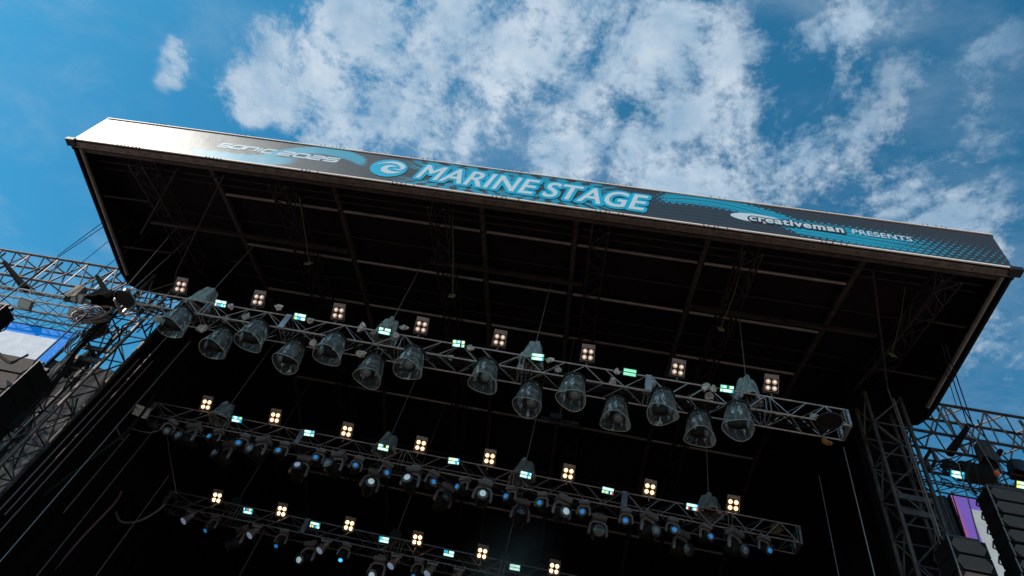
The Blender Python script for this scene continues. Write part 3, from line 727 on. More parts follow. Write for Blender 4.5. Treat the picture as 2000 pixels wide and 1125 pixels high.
for i, (pb_, plx, kind, lm) in enumerate(MH):
    k = .80 if kind == 's' else 1.15
    low = kind == 'B' and pb_[1] - (822 + (pb_[0] - 341) * .199) > 12
    y = T2['y'] + (.5 if low else (.0 if kind == 'B' else .0)); Z = T2['z'] - .06
    q = at(pb_[0], pb_[1], 'Y', y); p = V((q.x, y, Z))
    key = (kind, lm.name); cnt_[key] = cnt_.get(key, -1) + 1
    lab = '%s moving head, %s, %s such from left under middle truss' % ('large' if kind == 'B' else 'small', LN[lm.name], ORD[cnt_[key]])
    moving_head('moving_head', lab, 'moving head light', p, aimed(pb_, plx, p, k, Z), k, lm, 'moving heads under the middle truss')
MH3 = [((413, 1026), (396, 1042), 's', M_lensblue), ((474, 1040), (440, 1068), 'B', M_lensoff), ((548, 1056), (535, 1073), 's', M_lensblue), ((608, 1068), (587, 1093), 'B', M_lenswhite), ((670, 1083), (661, 1103), 's', M_lensbright), ((742, 1098), (728, 1123), 'B', M_lenswhite), ((815, 1112), (806, 1128), 's', M_lensblue), ((960, 1122), (955, 1140), 'B', M_lensoff)]
for i, (pb_, plx, kind, lm) in enumerate(MH3):
    k = .80 if kind == 's' else 1.15; y = T3['y'] + (0 if kind == 's' else .35); Z = T3['z'] - .06; q = at(pb_[0], pb_[1], 'Y', y); p = V((q.x, y, Z))
    moving_head('moving_head', '%s moving head with %s, %s from the left under the rear truss' % ('large' if kind == 'B' else 'small', LN[lm.name], ORD[i]), 'moving head light', p, aimed(pb_, plx, p, k, Z), k, lm, 'moving heads under the rear truss')
def par_can(lab, p, d):
    t = thing('wash_light', lab, 'wash light', p, 'barrel wash lights under the rear truss'); A = aim(d); c = V((0, 0, -.30))
    b = MB(); b.box((0, 0, -.05), (.40, .05, .06)); b.box((-.18, 0, .02), (.03, .04, .12)); b.box((.18, 0, .02), (.03, .04, .12)); o = b.build('clamp_bar', M_alu); o.parent = t
    b = MB(); b.tube([(-.16, 0, -.3), (-.15, 0, -.09), (.15, 0, -.09), (.16, 0, -.3)], .018, 6); o = b.build('yoke', M_grey); o.parent = t
    b = MB(); b.lathe([(.07, -.22), (.11, -.18), (.12, .0), (.15, .05), (.155, .22)], c, A, 18); o = b.build('barrel', M_grey); o.parent = t
    l = MB().lathe([(.145, .222), (.08, .24), (0, .245)], c, A, 18, cap=False).build('lens', M_lenspale); l.parent = o; t.scale = (.78, .78, .78)
for i, (a_, c_) in enumerate((((375, 1001), (360, 1029)), ((502, 1029), (490, 1058)), ((636, 1060), (626, 1088)), ((774, 1088), (762, 1118)), ((844, 1104), (834, 1134)), ((896, 1116), (888, 1146)))):
    q = at(a_[0], a_[1], 'Y', T3['y'] - .02); par_can('barrel wash light with pale lens, %s from the left under the rear truss' % ORD[i], V((q.x, T3['y'] - .02, T3['z'] - .05)), (-.35, -.3, -1))

# ------------------------------------------------------------------ rain covers with a moving head inside
def rain_cover(lab, p, seed, shell=True):
    rnd = random.Random(seed); t = thing('rain_cover', lab, 'rain cover', p, 'clear plastic rain covers under the front truss'); t.scale = (.88, .88, .90)
    o = MB().tube([(.29 * math.cos(a), .29 * math.sin(a), 0) for a in [2 * math.pi * k / 28 for k in range(28)]], .026, 8, closed=True).build('hoop', M_black); o.parent = t
    b = MB()
    for k in range(3):
        a = 2.1 * k + rnd.random(); b.tube([(.28 * math.cos(a), .28 * math.sin(a), 0), (0.03 * math.cos(a), .03 * math.sin(a), .10)], .01, 5)
    b.lathe([(.28, .0), (.27, .012)], seg=24); o = b.build('lid', M_black); o.parent = t
    if not shell: return t
    ph, p3 = rnd.uniform(0, 6), rnd.uniform(0, 6)
    def wob(i, a):
        f = i / 9
        return (.026 * math.sin(3 * a + ph) * f + .008 * math.sin(8 * a + p3 + i * .25) * f * (1 - f) * 4, -.05 * math.sin(2 * a + ph) * f * f)
    prof = [(.265 + .125 * (i / 9) ** .9, -.02 - .64 * i / 9) for i in range(10)]
    b = MB().lathe(prof, seg=56, wob=wob, cap=False); o = b.build('plastic_shell', M_cover); o.parent = t
    pts = [V((((prof[-1][0] + wob(9, a)[0]) * math.cos(a)), ((prof[-1][0] + wob(9, a)[0]) * math.sin(a)), prof[-1][1] + wob(9, a)[1])) for a in [2 * math.pi * k / 56 for k in range(56)]]
    MB().tube(pts, .008, 5, closed=True).build('bottom_rim', mat('rim_%d' % seed, (.42, .42, .36), .35) if seed == 0 else bpy.data.materials['rim_0']).parent = t
    return t
CF = [(365, 605), (510, 632), (660, 657), (812, 685), (955, 706), (1123, 737), (1295, 762), (1440, 792)]
CB = [(440, 652), (578, 678), (735, 700), (1040, 752), (1205, 778), (1365, 810)]
allc = sorted([(x, y, 0) for x, y in CF] + [(x, y, 1) for x, y in CB])
for i, (x, y, back) in enumerate(allc):
    yy = T1['y'] + (.5 if back else 0); q = at(x, y, 'Y', yy); p = V((q.x, yy + .02, T1['z'] - .05))
    rain_cover('clear crinkled rain cover hung %s under the front truss, %s from left' % ('low' if back else 'high', ORD[i]), p, i)
    a = (i - 6.5) * .14 + random.uniform(-.25, .25)
    moving_head('moving_head', 'moving head light inside the %s plastic rain cover from the left' % ORD[i], 'moving head light', p + V((0, 0, -.07)), (math.sin(a) * .9, -.55, -.40 + random.uniform(-.2, .1)), .88, M_lenshead, 'moving heads inside the plastic covers')
for n_, (x, y) in (('left', (243, 583)), ('right', (1620, 822))):
    q = at(x, y, 'Z', T1['z'] - .04)
    rain_cover('black hoop without its plastic at the %s end of the front truss' % n_, q, 50, shell=False)

# ------------------------------------------------------------------ chain hoists in plastic bags
def hoist(lab, x, row, bag, seed, w=.42, hh=.62, kind=M_bag):
    y = row['y'] + .25; z0 = row['z'] + row['h'] + .02; rnd = random.Random(seed)
    t = thing('chain_hoist', lab, 'chain hoist', (x, y, z0), 'chain hoists holding up the trusses')
    zt = skin_z(y) - .5 - z0
    MB().tube([(0, 0, .2), (0, 0, zt)], .012, 6).build('chain', M_wire).parent = t
    b = MB(); b.box((0, 0, .22), (.26, .18, .24)); b.lathe([(.09, -.17), (.1, -.1), (.1, .1), (.09, .17)], (0, 0, .2), Matrix(((0, 0, 1), (0, 1, 0), (-1, 0, 0))), 12); b.tube([(0, 0, .02), (.03, 0, -.02)], .03, 6)
    b.build('motor', M_black).parent = t
    b = MB()
    for s in (-1, 1): b.bar((.05 * s, -.05, .12), (.07 * s, -.27, -row['h'] - .04), .035, .012); b.bar((.05 * s, .05, .12), (.07 * s, .27, -row['h'] - .04), .035, .012)
    b.build('sling', M_steel).parent = t
    if bag:
        prof = [(0.02, hh), (w * .27, hh - .02), (w * .34, hh * .75), (w * .44, hh * .4), (w * .55, hh * .1), (w * .62, -.02), (w * .58, -.05)]
        ph = rnd.uniform(0, 6)
        def wob(i, a): return (.04 * math.sin(4 * a + ph) * (i > 0) + .03 * math.sin(9 * a + i * 1.3) * (i > 1) + rnd.uniform(-.008, .008), .02 * math.sin(3 * a + i))
        MB().lathe(prof, seg=40, wob=wob, cap=False).build('plastic_bag', kind).parent = t
for row, xs, bg_, km in ((T1, (405, 767, 1047, 1458), True, M_bag), (T2, (447, 765, 1028, 1384), True, M_bagd)):
    ys_ = {405: 580, 767: 625, 1047: 670, 1458: 752, 447: 795, 765: 848, 1028: 900, 1384: 975}
    for i, x in enumerate(xs):
        q = at(x, ys_[x], 'Y', row['y'] + .25)
        hoist('chain hoist wrapped in %s plastic bag, %s from left on %s truss' % ('clear' if km is M_bag else 'dull grey', ORD[i], row['n']), q.x, row, bg_, i + (10 if km is M_bagd else 0), w=.50 if km is M_bag else .56, hh=.70 if row is T1 else .56, kind=km)
for i, (x, y) in enumerate(((476, 960), (780, 1028), (990, 1072))):
    q = at(x, y, 'Y', T3['y'] + .25); hoist('bare chain hoist, %s from the left on the rear truss' % ORD[i], q.x, T3, False, 30 + i)

# ------------------------------------------------------------------ towers
def tower(x0, x1, y0, y1, lab):
    t = thing('lattice_tower', lab, 'tower', (x0, y0, 0), 'lattice towers either side of the stage')
    def k(b, name, m=M_tower): o = b.build(name, m, loc=(x0, y0, 0)); o.parent = t; o.location = (0, 0, 0); return o
    for x in (x0, x1):
        for y in (y0, y1): k(MB().tube([(x, y, 0), (x, y, 15.7)], .05, 8), 'post', M_tower if y > y0 else M_steel if x0 < 0 and x == x1 else M_tower)
    b = MB(); n_ = 16; H = 15.6 / n_
    for i in range(n_):
        z0, z1 = .05 + i * H, .05 + (i + 1) * H; f = i % 2
        for (xa, ya), (xb, yb) in (((x0, y0), (x1, y0)), ((x1, y0), (x1, y1)), ((x1, y1), (x0, y1)), ((x0, y1), (x0, y0))):
            b.tube([(xa, ya, z0 if f else z1), (xb, yb, z1 if f else z0)], .022, 6); b.tube([(xa, ya, z0), (xb, yb, z0)], .022, 6)
    k(b, 'lacing')
    for z in (12.1, 12.5): k(MB().box(((x0 + x1) / 2, y0 + .02, z), (x1 - x0 - .12, .06, .14)), 'cross_plate', M_tower)
tower(-10.5, -9.6, 13.0, 13.65, 'left lattice tower standing beside the coiled cables')
tower(10.12, 11.0, 13.0, 13.65, 'right lattice tower standing before the narrow black cloth')

# ------------------------------------------------------------------ outrigger beams beside the roof
def outrigger(s, lab):
    xa, xb = (-11.9, -21.0) if s < 0 else (11.5, 20.5); z0, z1, y0, y1 = 16.25, 17.45, 14.6, 15.25
    t = thing('outrigger_truss', lab, 'truss', (xa, y0, z0), 'big outrigger trusses beside the roof')
    m = M_steel if s < 0 else M_dsteel  # sun and shade put in the colour: lighter steel left, darker right
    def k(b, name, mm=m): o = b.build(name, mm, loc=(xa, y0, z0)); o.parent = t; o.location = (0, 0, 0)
    for y, z in ((y0, z0), (y0, z1), (y1, z0), (y1, z1)): k(MB().tube([(xa, y, z), (xb, y, z)], .045, 8), 'chord')
    b = MB(); n_ = 8; st = (xb - xa) / n_
    for i in range(n_):
        a_, m_, c_ = xa + i * st, xa + (i + .5) * st, xa + (i + 1) * st
        for y in (y0, y1):
            b.tube([(a_, y, z0), (m_, y, z1)], .026, 6); b.tube([(m_, y, z1), (c_, y, z0)], .026, 6)
        b.bar((a_, y0, z0), (m_, y1, z0), .035, .035); b.bar((m_, y1, z0), (c_, y0, z0), .035, .035)
        b.bar((a_, y0, z1), (m_, y1, z1), .035, .035); b.bar((m_, y1, z1), (c_, y0, z1), .035, .035)
        b.bar((m_, y0, z0), (m_, y0, z1), .03, .03)
    k(b, 'lacing')
    for i in (1, 3, 5):                                        # flat hanger plates
        x = xa + (i + .35) * st
        for dx_ in (0, .22 * s): k(MB().bar((x + dx_ * 1.6, y0 + .06, z1 - .05), (x + dx_ * 1.6 + .7 * s, y1 - .06, z0 + .05), .10, .02, up=(0, 1, 0)), 'hanger_plate', M_steel)
outrigger(-1, 'sunlit outrigger truss reaching left from the roof over the blue and white screen')
outrigger(1, 'shaded outrigger truss reaching right from the roof over the purple screen')
for i, (a_, c_, y) in enumerate((((8, 512), (50, 565), 14.4), ((190, 540), (215, 585), 14.4), ((1893, 830), (1855, 885), 14.4), ((1955, 880), (1925, 920), 14.4))):
    p, q = at(*a_, 'Y', y), at(*c_, 'Y', y)
    tag(MB().tube([p, q], [.06, .12], 10).build('strut_clamp', M_cloth), ('thick dark strut across the %s of the %s outrigger truss' % (('left end', 'right end', 'left end', 'right end')[i], 'left' if i < 2 else 'right')), 'strut', 'thick dark struts on the outriggers')

def small_truss(xa, xb, y, z, h, d, m, lab, r=.02):
    t = thing('hanging_truss', lab, 'truss', (xa, y, z), 'small side trusses')
    def k(b, name): o = b.build(name, m, loc=(xa, y, z)); o.parent = t; o.location = (0, 0, 0)
    for dy, dz_ in ((0, 0), (0, h), (d, 0), (d, h)): k(MB().tube([(xa, y + dy, z + dz_), (xb, y + dy, z + dz_)], r, 6), 'chord')
    k(lattice((xa, y, z), (xb, y, z), (0, d, 0), (0, 0, h), .75, r * .5), 'lacing')
    k(ring((xa, y, z), (0, d, 0), (0, 0, h), r), 'end_frame')
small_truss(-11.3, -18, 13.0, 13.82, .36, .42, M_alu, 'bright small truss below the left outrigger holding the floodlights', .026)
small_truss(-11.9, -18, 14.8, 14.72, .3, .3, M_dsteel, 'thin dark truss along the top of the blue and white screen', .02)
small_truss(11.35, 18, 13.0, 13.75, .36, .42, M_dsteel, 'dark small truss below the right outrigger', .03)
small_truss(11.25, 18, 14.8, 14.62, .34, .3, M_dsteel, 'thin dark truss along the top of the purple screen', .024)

# ------------------------------------------------------------------ video screens and their cloth
def screen_mat(name, inner, edge, side, x_in, z_in, sgn):
    m = bpy.data.materials.new(name); m.use_nodes = True; n = m.node_tree; pb = n.nodes['Principled BSDF']; t = n.nodes.new('ShaderNodeTexCoord')
    s_ = n.nodes.new('ShaderNodeSeparateXYZ'); n.links.new(t.outputs['Object'], s_.inputs[0]); u, v = X(n, s_.outputs[0]) * sgn, X(n, s_.outputs[2])
    inn = u.gt(x_in) * (v * -1).gt(z_in)
    blot = noise(n, t.outputs['Object'], 3.5, 6, .7).step(.35, .7)
    c_in = mixc(n, blot, tuple(q * .82 for q in inner), inner)
    c = mixc(n, inn, mixc(n, u.step(.0, .16), side, edge), c_in)
    led = ((u * 260).sin() * .5 + .5) * ((v * 260).sin() * .5 + .5)
    spk = noise(n, t.outputs['Object'], 9, 3, .7).gt(.64) * (1 - inn)
    c = mixc(n, spk * (.5 if sgn < 0 else 0.0), c, (.35, .62, .95))
    n.links.new(c, pb.inputs['Base Color']); pb.inputs['Roughness'].default_value = .7; pb.inputs['Specular IOR Level'].default_value = .15
    n.links.new(c, pb.inputs['Emission Color']); n.links.new((led * .45 + .28).k, pb.inputs['Emission Strength'])
    return m
def screen(s, lab, xe, z1, w_, h_, y, m):
    t = thing('video_screen', lab, 'screen', (xe, y, z1), 'video screens beside the stage')
    b = MB(); b.add([(0, -.002, 0), (s * w_, -.002, 0), (s * w_, -.002, -h_), (0, -.002, -h_)], [(0, 3, 2, 1)] if s > 0 else [(0, 1, 2, 3)])
    b.build('picture', m).parent = t
    MB().box((s * w_ / 2, .06, -h_ / 2), (w_ + .06, .1, h_ + .06)).build('cabinet', M_black).parent = t
screen(-1, 'blue edged pale grey video screen behind the left speakers', -13.08, 14.6, 6, 5.0, 15.0, screen_mat('screen_left', (.58, .60, .66), (.0, .19, .66), (.0, .19, .66), .34, .36, -1))
screen(1, 'purple and pink edged white video screen behind the right speakers', 12.68, 14.5, 6, 4.2, 15.0, screen_mat('screen_right', (.70, .70, .68), (.30, .16, .66), (.62, .16, .40), .36, .34, 1))
def mesh_cloth(xa, xb, y, z0, z1, lab):
    n_ = 20; b = MB(); vs = []
    for i in range(n_ + 1):
        x = xa + (xb - xa) * i / n_
        for k in range(7): vs.append((x, y + .04 * math.sin(i * 1.7 + k), z0 + (z1 - z0) * k / 6))
    fs = [(i * 7 + k, (i + 1) * 7 + k, (i + 1) * 7 + k + 1, i * 7 + k + 1) for i in range(n_) for k in range(6)]
    b.add(vs, fs, 0, True); b.add([(x, yy + .02, z) for x, yy, z in vs], [tuple(reversed(f)) for f in fs], 0, True)
    tag(b.build('mesh_cloth', M_mesh), lab, 'cloth', 'grey mesh cloths beside the screens')
mesh_cloth(-13.05, -10.9, 15.1, 3, 13.55, 'grey mesh cloth between the blue edged screen and the left tower')
mesh_cloth(10.9, 12.74, 15.1, 3, 14.5, 'grey mesh cloth between the purple screen and the right tower')

# ------------------------------------------------------------------ speakers
def line_array(s, lab, x, y, ztop, n_, ch=.42, w_=1.25, d_=.75, curve=.02, grp='hanging loudspeaker arrays'):
    """a column of cabinets; x is its inner front edge, s the outward direction"""
    t = thing('speaker_array', lab, 'speakers', (x, y, ztop), grp)
    z = 0; tilt = 0
    for i in range(n_):
        tilt = curve * i; m = Matrix.Rotation(-tilt, 3, 'X'); yo = -.5 * math.sin(tilt) * 0 + i * i * curve * .18
        c = V((s * w_ / 2, d_ / 2 + yo, z - ch / 2))
        b = MB().box(c, (w_, d_, ch - .025), m)
        o = b.build('cabinet', M_box); o.parent = t
        b = MB(); f = lambda a_, q_: c + m @ V((a_, -d_ / 2 - .012, q_))
        hw, hh_ = w_ / 2 - .03, ch / 2 - .03
        vs = [f(-hw + .10, hh_), f(hw - .10, hh_), f(hw, 0), f(hw - .10, -hh_), f(-hw + .10, -hh_), f(-hw, 0)]
        b.add(vs, [(5, 4, 3, 2, 1, 0)]); g = b.build('grille', M_grille); g.parent = o
        b = MB(); b.tube([c + m @ V((-s * (w_ / 2 + .03), d_ / 2 - .06, ch * .3)), c + m @ V((-s * (w_ / 2 + .03), d_ / 2 + .03, 0)), c + m @ V((-s * (w_ / 2 + .03), d_ / 2 - .06, -ch * .3))], .018, 5)
        b.build('rigging_plate', M_dsteel).parent = o
        MB().box(c + m @ V((-s * (w_ / 2 - .01), -d_ / 2 - .012, 0)), (.022, .02, ch - .01), m).build('edge_strip', M_pipe).parent = o
        z -= ch
    b = MB(); b.box((s * w_ / 2, d_ / 2, .10), (w_ * .9, .1, .08)); b.box((s * w_ / 2, d_ * .2, .08), (w_ * .9, .06, .06)); b.tube([(s * w_ / 2, d_ / 2, .1), (s * w_ / 2, d_ / 2, 2.2)], .02, 6)
    b.build('flying_frame', M_dsteel).parent = t
    return t
pA = at(1925, 948, 'Y', 12.0)
line_array(1, 'tall black line array in front of the right edge of the purple screen', pA.x, 12.0, pA.z, 16, .33, 1.3, .46, .012)
pB = at(1848, 1045, 'Y', 12.0)
line_array(1, 'lower black speaker stack beside the right tower', pB.x, 12.0, pB.z, 12, .36, .72, .6, 0)
pC = at(79, 704, 'Y', 12.0)
line_array(-1, 'black speaker stack hanging below the blue edged screen', pC.x, 12.0, pC.z, 10, .5, 1.25, .95, 0)
pD = at(-6, 612, 'Y', 12.0)
line_array(-1, 'short dark speaker hanging at the left edge over the blue edged screen', pD.x, 12.0, pD.z + .35, 1, .8, 1.2, .5, 0)

# floodlights and the strobe on the side trusses
M_diff = mat('floodlight_diffuser', (.62, .64, .58), .35, bump=.2)
def flood(x, y, lab, yy=12.9, s=1.0, sg=1):
    q = at(x, y, 'Y', yy); t = thing('floodlight', lab, 'floodlight', q, 'floodlights on the left small truss'); A = aim((.15, -.62, -.78))
    MB().box(A @ V((0, 0, -.06)), (.36 * s, .28 * s, .10), A).build('housing', M_grey).parent = t
    MB().box(A @ V((0, 0, .0)), (.31 * s, .23 * s, .012), A).build('diffuser', M_diff).parent = t
    MB().tube([A @ V((-.2 * s, 0, -.06)), A @ V((-.2 * s, .05, -.2)), A @ V((.2 * s, .05, -.2)), A @ V((.2 * s, 0, -.06))], .012, 5).build('bracket', M_alu).parent = t
flood(48, 594, 'white faced floodlight, left one on the bright small truss')
flood(145, 611, 'white faced floodlight, lower right one on the bright small truss')
flood(150, 582, 'white faced floodlight, upper right one against the dark bag')
q = at(1870, 927, 'Y', 12.8); make_strobe('cwwwwwcc', 'cwwwwwwb', q, 'cyan white strobe panel hanging over the purple screen', 0, 'strobe panels at the sides')
q = at(1999, 948, 'Y', 12.8); make_strobe('yywwwwyy', 'yywwwwyy', q, 'yellowish strobe panel cut by the right edge of the photo', 0, 'strobe panels at the sides')
b = MB().box((0, 0, 0), (.75, .35, .34)); b.tube([(-.38, -.1, .17), (.38, -.1, .17)], .03, 6); o = b.build('cable_box', M_box); o.location = at(1905, 925, 'Y', 13.1); tag(o, 'dark box hanging right of the cyan white strobe', 'box')
def draped(loc, w_, d_, h_, lab, m, seed, lean=0.0):
    """cloth or plastic thrown over a box: flat shaded crumpled folds flaring towards the bottom"""
    rnd = random.Random(seed); seg = 26; b = MB(); vs = []
    ph = rnd.uniform(0, 6)
    for i in range(8):
        f = i / 7
        for k in range(seg):
            a = 2 * math.pi * k / seg; c, s_ = math.cos(a), math.sin(a); q = max(abs(c), abs(s_)) ** .7
            fl = (.72 + .28 * f) * (1 + .10 * math.sin(5 * a + ph + i * .4) * f + rnd.uniform(-.04, .04)) * (1 if i else .55)
            vs.append((c / q * w_ / 2 * fl + lean * f, s_ / q * d_ / 2 * fl, h_ / 2 - f * h_ + (.05 * math.sin(3 * a + ph) if i == 7 else 0) - (.03 if i == 0 else 0)))
    fs = [(i * seg + k, i * seg + (k + 1) % seg, (i + 1) * seg + (k + 1) % seg, (i + 1) * seg + k) for i in range(7) for k in range(seg)] + [tuple(reversed(range(seg)))]
    b.add(vs, [tuple(reversed(f)) for f in fs]); o = b.build('draped_bag', m); o.location = loc; return tag(o, lab, 'bag', 'bags hanging beside the stage')
draped(at(151, 572, 'Y', 12.9), .38, .3, .6, 'pale grey plastic bag hanging from the left outrigger truss', mat('grey_plastic', (.13, .125, .125), .7), 61)
draped(at(206, 582, 'Y', 12.6), .75, .5, .45, 'black sheet over a motor left of the front truss', M_cloth, 62)
draped(at(1924, 884, 'Y', 12.9), .42, .35, .62, 'dark cloth bag hanging under the right outrigger truss', mat('brown_black_cloth', (.03, .024, .024), .8), 63)
draped(at(1990, 916, 'Y', 12.9), .5, .4, .45, 'black bag at the right edge under the right outrigger', M_black, 64)
t = thing('camera_rig', 'dark camera rig hanging behind the front truss above the middle', 'camera rig', at(1092, 822, 'Y', 14.0)); b = MB(); b.box((0, 0, 0), (1.0, .06, .05)); b.tube([(-.45, 0, -.05), (.45, 0, -.1)], .02, 6); b.build('bar', M_black).parent = t
MB().box((-.1, 0, .06), (.32, .22, .16)).build('camera_body', M_black).parent = t; MB().box((.42, 0, -.04), (.2, .15, .1)).build('control_box', M_black).parent = t; MB().tube([(0, 0, .1), (0, 0, 3.2)], .008, 5).build('wire', M_wire).parent = t
o = wad(at(1949, 927, 'Y', 12.6), (.09, .07, .1), 'bright orange strap knotted on the right side truss', m=M_orange, seed=71, name='orange_strap', cat='strap', grp=None)
b = MB(); A = aim((.2, -.7, -.5)); b.box((0, 0, 0), (.42, .30, .05), A); o = b.build('white_tarp', M_rag); o.location = at(277, 804, 'Y', 15.2); tag(o, 'folded whitish tarp at the left end of the middle truss', 'tarp')
wad(at(1515, 1035, 'Y', 15.6), (.22, .18, .14), 'bundle of yellow rope at the right end of the middle truss', m=M_rope, seed=81, name='yellow_rope', cat='rope', grp=None)
wad(at(1615, 865, 'Y', 11.9), (.14, .1, .08), 'orange brown bundle under the right end of the front truss', m=mat('rust_cloth', (.25, .10, .03), .8), seed=82, name='strap_bundle', cat='strap', grp=None)

# ------------------------------------------------------------------ cables, chains and wires
def wire(pts, r, m, lab, name='hanging_cable', cat='cable', grp='cables and chains hanging beside the stage'):
    return tag(MB().tube(pts, r, 6).build(name, m), lab, cat, grp)
def vert(x0, y0, x1, y1, Y, r, m, lab, z_ext=None, **k):
    """a plumb line through two picture points at depth Y"""
    p, q = at(x0, y0, 'Y', Y), at(x1, y1, 'Y', Y); xx = (p.x + q.x) / 2
    return wire([(xx, Y, min(p.z, q.z) - .6), (xx, Y, max(p.z, q.z))], r, m, lab, **k)
vert(0, 1010, 262, 700, 13.9, .022, M_gcable, 'pair of grey cables dropping inside the left tower, outer one')
vert(43, 960, 333, 657, 13.9, .016, M_gcable, 'thin grey cable dropping beside the left tower')
vert(0, 1086, 378, 667, 14.4, .015, M_wire, 'pale chain dropping to the lower left corner', name='hoist_chain', cat='chain')
vert(147, 960, 262, 849, 15.4, .014, M_gcable, 'dim cable dropping below the left end of the middle truss')
vert(1600, 930, 1638, 1125, 15.0, .012, M_wire, 'pale chain dropping at the right, nearer the middle truss', name='hoist_chain', cat='chain')
vert(1649, 874, 1707, 1125, 13.2, .013, M_wire, 'pale chain dropping below the right end of the front truss', name='hoist_chain', cat='chain')
vert(1750, 780, 1832, 1050, 12.7, .022, M_gcable, 'grey cable down the front of the right tower, thick one')
vert(1740, 760, 1822, 1040, 12.75, .014, M_gcable, 'grey cable down the front of the right tower, thin one')
def taut(a, Ya, c, Yc, r, lab, m=M_cable): return wire([at(*a, 'Y', Ya), at(*c, 'Y', Yc)], r, m, lab, name='guy_wire', cat='wire', grp='taut wires beside the roof')
taut((112, 500), 13.0, (204, 432), 11.2, .012, 'upper of the two wires from the left outrigger to the roof edge')
taut((108, 506), 13.0, (206, 440), 11.2, .012, 'lower of the two wires from the left outrigger to the roof edge')
taut((120, 545), 12.9, (260, 432), 11.6, .009, 'thin single wire rising to the roof behind the wire pair')
taut((60, 640), 12.5, (345, 410), 11.4, .009, 'long thin wire crossing the left roof edge')
taut((240, 568), 12.8, (352, 436), 11.8, .011, 'pale wire rising over the left canopy', M_wire)
taut((262, 563), 12.8, (420, 418), 12.0, .010, 'dim wire rising right of the pale one', M_wire)
taut((1890, 830), 13.0, (1838, 670), 11.2, .014, 'left wire of the pair from the roof to the right outrigger')
taut((1900, 830), 13.0, (1846, 672), 11.2, .014, 'right wire of the pair from the roof to the right outrigger')
taut((1870, 800), 13.0, (1848, 725), 12.0, .010, 'short thin chain left of the wire pair at the right')
taut((1890, 830), 12.8, (1965, 960), 12.5, .012, 'cable from the right outrigger down to the line array', M_gcable)
taut((1893, 850), 12.8, (1925, 1010), 12.5, .012, 'cable crossing the purple screen, right one', M_cable)
taut((1858, 960), 12.6, (1890, 1062), 12.5, .012, 'cable crossing the purple screen, left one', M_cable)
taut((1872, 905), 12.6, (1912, 1055), 12.5, .014, 'olive cable crossing the purple screen', mat('olive_cable', (.12, .10, .05), .6))
# swag of cable from the middle truss to a pipe and the red hose
def swag(P, Y, r, m, lab, n_=8, **k): return wire([at(p[0], p[1], 'Y', Y) for p in smooth_path([(x, y, 0) for x, y in P], n_)], r, m, lab, **k)
swag([(228, 955), (224, 985), (235, 1018), (270, 1018), (305, 1000), (322, 985)], 17.5, .03, M_gcable, 'thick cable swag hanging left of the rear truss')
swag([(237, 960), (222, 985), (160, 1050), (95, 1125)], 17.0, .035, mat('dark_red_hose', (.16, .05, .06), .5), 'dark red hose running down left of the rear truss')
swag([(225, 780), (224, 805), (228, 835), (238, 858)], 15.2, .02, M_gcable, 'short curved cable at the left end of the middle truss')
swag([(302, 770), (280, 805), (240, 850), (180, 895), (100, 955), (0, 1035)], 14.8, .04, M_cable, 'fat black cable bundle running down to the left corner')
swag([(250, 835), (290, 845), (320, 838), (345, 836)], 15.2, .014, M_gcable, 'loose grey cable under the left end of the middle truss')
swag([(327, 850), (330, 880), (338, 925), (345, 965)], 16.5, .012, M_gcable, 'thin cable linking the middle and rear trusses at the left')
# big coil of cable hung by the left tower
b = MB(); rnd = random.Random(5)
for k in range(16):
    sx, sy = rnd.uniform(.30, .50), rnd.uniform(.10, .26); c = at(178 + rnd.uniform(-8, 8), 617 + rnd.uniform(-8, 8), 'Y', 12.6); A = Matrix.Rotation(rnd.uniform(-.25, .25) - .55, 3, 'Y')
    b.tube([c + A @ V((sx * math.cos(a), .10 * math.sin(a + k), sy * math.sin(a) + rnd.uniform(-.008, .008))) for a in [2 * math.pi * i / 22 for i in range(22)]], .016, 5, closed=True)
tag(b.build('cable_coil', M_gcable), 'large loose coil of grey cable hung beside the left tower', 'cable coil')
b = MB()
for k in range(10):
    x0 = 212 + k * 2; j = lambda: rnd.uniform(-5, 5); P = [(x0, 590 + k, 0), (x0 - 30 + j(), 635 + j(), 0), (x0 - 66 + j(), 678 + j(), 0), (x0 - 95 + j(), 718 + j(), 0), (x0 - 140 + j(), 772 + j(), 0), (x0 - 200 + j(), 838 + j(), 0)]
    b.tube([at(p.x, p.y, 'Y', 12.75 + k * .02) for p in smooth_path(P, 5)], .02 + .008 * (k % 3), 5)
tag(b.build('cable_bundle', M_cable), 'black cable bundle falling along the left tower past the coil', 'cables')
b = MB()
for k in range(3):
    P = [(152 + k * 5, 645, 0), (136 + k * 9, 662 + k * 2, 0), (126 + k * 6, 682 - k * 2, 0), (134 + k * 2, 692, 0)]
    b.tube([at(p.x, p.y, 'Y', 12.5) for p in smooth_path(P, 5)], .02, 5)
tag(b.build('cable_loop', M_cable), 'black cable loops hanging before the right edge of the blue screen', 'cables')
b = MB()
for k in range(3):
    P = [(0, 690 + k * 3, 0), (20, 706 + k * 2, 0), (40, 700, 0), (55, 692 + k, 0)]
    b.tube([at(p.x, p.y, 'Y', 11.7) for p in smooth_path(P, 5)], .022, 5)
tag(b.build('cable_loop', M_cable), 'black cables looped over the top of the left speaker stack', 'cables')
for i, (a_, c_, lab) in enumerate((((160, 662), (212, 640), 'grey duct panel between the coil and the left tower'), ((120, 730), (185, 690), 'grey duct panel lower down beside the left tower'))):
    p, q = at(*a_, 'Y', 13.3), at(*c_, 'Y', 13.3)
    tag(MB().bar(p, q, .30, .12).build('duct', M_mesh), lab, 'duct', 'grey ducts by the left tower')
swag([(1895, 900), (1888, 925), (1896, 950), (1908, 965)], 12.7, .03, M_cable, 'black cable hanging under the right small truss')
b = MB(); rnd = random.Random(9)
